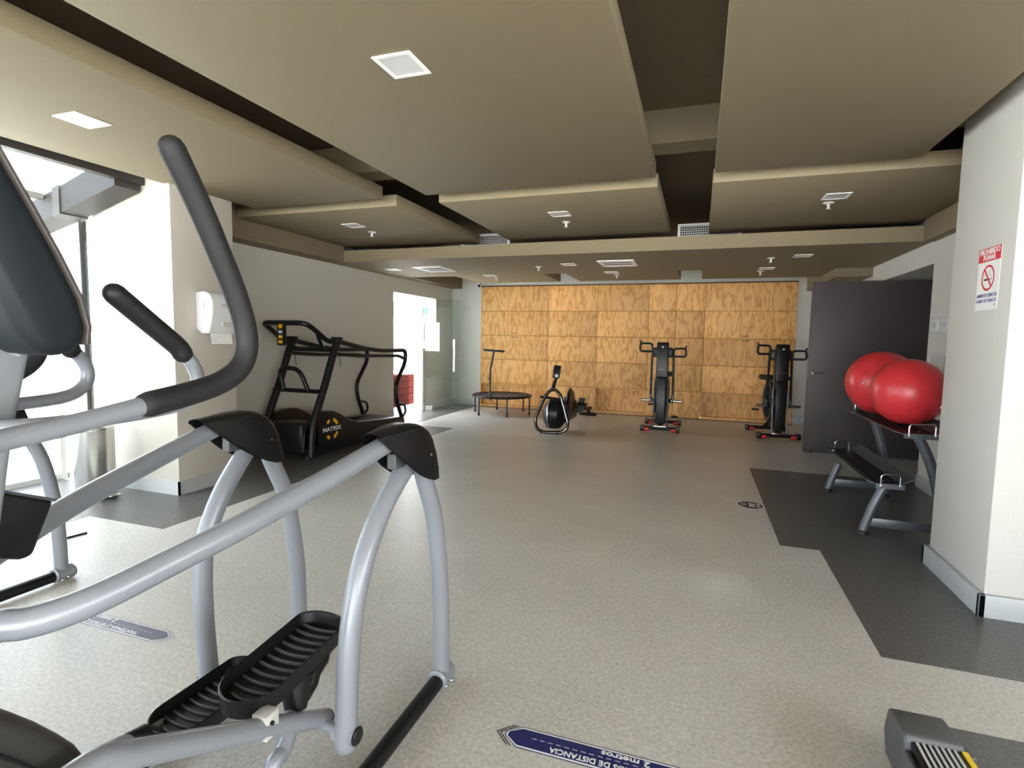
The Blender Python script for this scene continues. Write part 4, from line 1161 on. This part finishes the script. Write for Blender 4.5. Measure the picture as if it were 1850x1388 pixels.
kid('foot', mr, 'rubber', box, 0.70, 0.84, 1.98, 2.06, 0.0, 0.035)
kid('foot', mr, 'rubber', box, 0.70, 0.84, 0.65, 0.75, 0.0, 0.055)

# ---- ceiling lights, sprinklers, diffusers, grilles
LP = [(-1.387, 2.352, ZP, 'square ceiling light nearest the viewer in the middle panel'), (-3.607, 2.365, ZP, 'square ceiling light in the left panel above the glazing'),
      (-3.817, 5.405, ZQ, 'square ceiling light above the treadmill beside a sprinkler'), (-1.392, 5.446, ZQ, 'square ceiling light in the centre far panel'), (1.057, 5.405, ZQ, 'square ceiling light in the right far panel above the red balls'),
      (-4.614, 7.554, ZR, 'small ceiling light near the left wall on the lowered ceiling'), (-1.787, 7.573, ZR, 'ceiling light left of the central air diffuser'), (-3.39, 8.607, ZR, 'ceiling light above the trampoline at the back'),
      (-1.339, 8.552, ZR, 'ceiling light behind the central air diffuser'), (0.852, 8.533, ZR, 'ceiling light above the right fan bike'), (1.127, 7.402, ZR, 'ceiling light at the right end of the lowered ceiling')]
for x, y, z, lb in LP:
    r = thing('ceiling_light', lb, 'ceiling light', (x, y, z), 'square ceiling lights')
    bm = NB()
    for a in ((-0.1, 0.1, -0.105, -0.085), (-0.1, 0.1, 0.085, 0.105), (-0.1, -0.08, -0.085, 0.085), (0.08, 0.1, -0.085, 0.085)):
        box(bm, x + a[0], x + a[1], y + a[2], y + a[3], z - 0.006, z + 0.002)
    obj('frame', bm, 'lamp_off', r)
    kid('light_diffuser', r, 'diffuser', box, x - 0.08, x + 0.08, y - 0.085, y + 0.085, z - 0.003, z + 0.002)
SP = [(-3.822, 5.779, ZQ, 'white sprinkler beside the light above the treadmill'), (-1.417, 5.826, ZQ, 'white sprinkler behind the centre panel light'), (1.042, 5.636, ZQ, 'white sprinkler behind the right panel light'),
      (-2.273, 7.708, ZR, 'sprinkler on the lowered ceiling left of the central diffuser'), (-3.395, 8.937, ZR, 'sprinkler above the trampoline'), (-1.30, 8.85, ZR, 'sprinkler behind the central diffuser'), (0.794, 7.509, ZR, 'sprinkler beside the light at the right end of the lowered ceiling'), (0.80, 8.83, ZR, 'sprinkler above the right fan bike')]
for x, y, z, lb in SP:
    r = thing('sprinkler', lb, 'sprinkler', (x, y, z), 'ceiling sprinklers')
    kid('escutcheon', r, 'white_plastic', lathe, [(0.045, 0.002), (0.045, -0.006), (0.03, -0.014)], (x, y, z), 2, 18)
    kid('sprinkler_head', r, 'white_plastic', lathe, [(0.012, -0.012), (0.012, -0.05), (0.02, -0.052), (0.022, -0.058)], (x, y, z), 2, 12)
for (x0, x1, y0, y1, lb) in ((-4.15, -3.68, 7.32, 7.93, 'white square air diffuser near the left wall on the lowered ceiling'), (-1.345, -0.86, 7.29, 7.86, 'white square air diffuser in the middle of the lowered ceiling')):
    r = thing('air_diffuser', lb, 'air vent', ((x0 + x1) / 2, (y0 + y1) / 2, ZR), 'ceiling air diffusers')
    bm = NB()
    for a in ((x0, x1, y0, y0 + 0.05), (x0, x1, y1 - 0.05, y1), (x0, x0 + 0.05, y0 + 0.05, y1 - 0.05), (x1 - 0.05, x1, y0 + 0.05, y1 - 0.05)):
        box(bm, *a, ZR - 0.012, ZR + 0.002)
    obj('frame', bm, 'lamp_off', r)
    kid('dark_core', r, 'rafter_brown', box, x0 + 0.05, x1 - 0.05, y0 + 0.05, y1 - 0.05, ZR - 0.002, ZR + 0.002)
    for k in range(3):
        yy = y0 + 0.12 + k * (y1 - y0 - 0.24) / 2
        bm = NB(); box(bm, x0 + 0.05, x1 - 0.05, yy - 0.035, yy + 0.02, ZR - 0.012, ZR - 0.008)
        obj('slat', bm, 'lamp_off', r)
for (x0, x1, lb) in ((-0.31, 0.41, 'white grille at the far end of the right ceiling slot'), (-3.19, -2.47, 'white grille at the far end of the left ceiling slot')):
    r = thing('vent_grille', lb, 'air vent', ((x0 + x1) / 2, 7.0, 2.67), 'slot end grilles')
    z0, z1, y = 2.672, 2.875, 7.0
    bm = NB()
    for a in ((x0, x1, z0, z0 + 0.02), (x0, x1, z1 - 0.025, z1), (x0, x0 + 0.03, z0 + 0.02, z1 - 0.025), (x1 - 0.03, x1, z0 + 0.02, z1 - 0.025)):
        box(bm, a[0], a[1], y - 0.02, y + 0.01, a[2], a[3])
    obj('frame', bm, 'lamp_off', r)
    kid('duct_back', r, 'black_paint', box, x0 + 0.02, x1 - 0.02, y + 0.01, y + 0.02, z0, z1)
    for k in range(6):
        z = z0 + 0.035 + k * 0.026; kid('slat', r, 'off_white', box, x0 + 0.03, x1 - 0.03, y - 0.012, y - 0.004, z, z + 0.006)
    for k in range(24):
        x = x0 + 0.05 + k * 0.0268; kid('slat', r, 'off_white', box, x, x + 0.006, y - 0.004, y + 0.004, z0 + 0.02, z1 - 0.025)

# ---- glass door leaf at the back left
gd = thing('glass_door', 'frameless glass door standing ajar at the back left with a steel pull handle', 'glass door', (-5.1, 9.55, 0))
A = V(-5.13, 9.60, 0); B = V(-4.56, 10.0, 0)
u = (B - A).normalized(); nrm = V(-u.y, u.x, 0)
def leaf(bm, d0, d1, t0, t1, z0, z1):
    pts = [A + u * d0 + nrm * t0, A + u * d1 + nrm * t0, A + u * d1 + nrm * t1, A + u * d0 + nrm * t1]
    return prism(bm, [(p.x, p.y) for p in pts], 2, z0, z1)
Lg = (B - A).length
kid('glass_pane', gd, 'green_glass', leaf, 0, Lg, -0.005, 0.005, 0.012, 2.22)
kid('hinge_patch', gd, 'brushed_steel', leaf, 0, 0.14, -0.016, 0.016, 0.006, 0.10)
kid('hinge_patch', gd, 'brushed_steel', leaf, 0, 0.14, -0.016, 0.016, 2.14, 2.235)
for t in (-0.05, 0.05):
    p = A + u * (Lg - 0.12) + nrm * t
    hh = kid('pull_handle', gd, 'chrome', tube, [V(p.x, p.y, 0.78), V(p.x, p.y, 1.43)], 0.014, 10)
    for z in (0.92, 1.27):
        q = A + u * (Lg - 0.12)
        kid('handle_standoff', hh, 'chrome', tube, [V(p.x, p.y, z), V(q.x, q.y, z)], 0.008, 8)

# ---- outside the doorway
ob = thing('red_wood_planter', 'red-brown boarded box outside the bright doorway', 'planter', (-6.7, 10.3, -0.13))
for k in range(5):
    kid('board', ob, 'red_brick_wood', box, -6.25, -6.2, 9.3, 11.05, -0.12 + k * 0.148, 0.022 + k * 0.148, 0.006)
kid('planter_body', ob, 'red_brick_wood', box, -7.2, -6.26, 9.3, 11.04, -0.12, 0.60)
kid('end_post', ob, 'outside_white', box, -6.27, -6.18, 11.06, 11.3, -0.12, 0.9)
hb = thing('white_building', 'white low building with red and blue lettering seen through the small window', 'building', (-16, 24.0, -0.13))
kid('facade', hb, 'building_render', box, -18.0, -14.0, 20.0, 34.0, -0.13, 2.62)
kid('sign_band', hb, 'red_print', box, -14.0, -13.96, 26.6, 27.05, 2.38, 2.52)
kid('sign_band', hb, 'blue_print', box, -14.0, -13.96, 26.2, 26.5, 2.38, 2.52)
wf = kid('window', hb, 'strap_grey', box, -14.0, -13.95, 26.0, 27.12, 1.26, 2.2)
kid('pane', wf, 'building_render', box, -13.95, -13.93, 26.08, 27.04, 1.34, 2.12)
kid('roof_edge', hb, 'strap_grey', box, -18.1, -13.9, 19.9, 34.1, 2.62, 2.70)
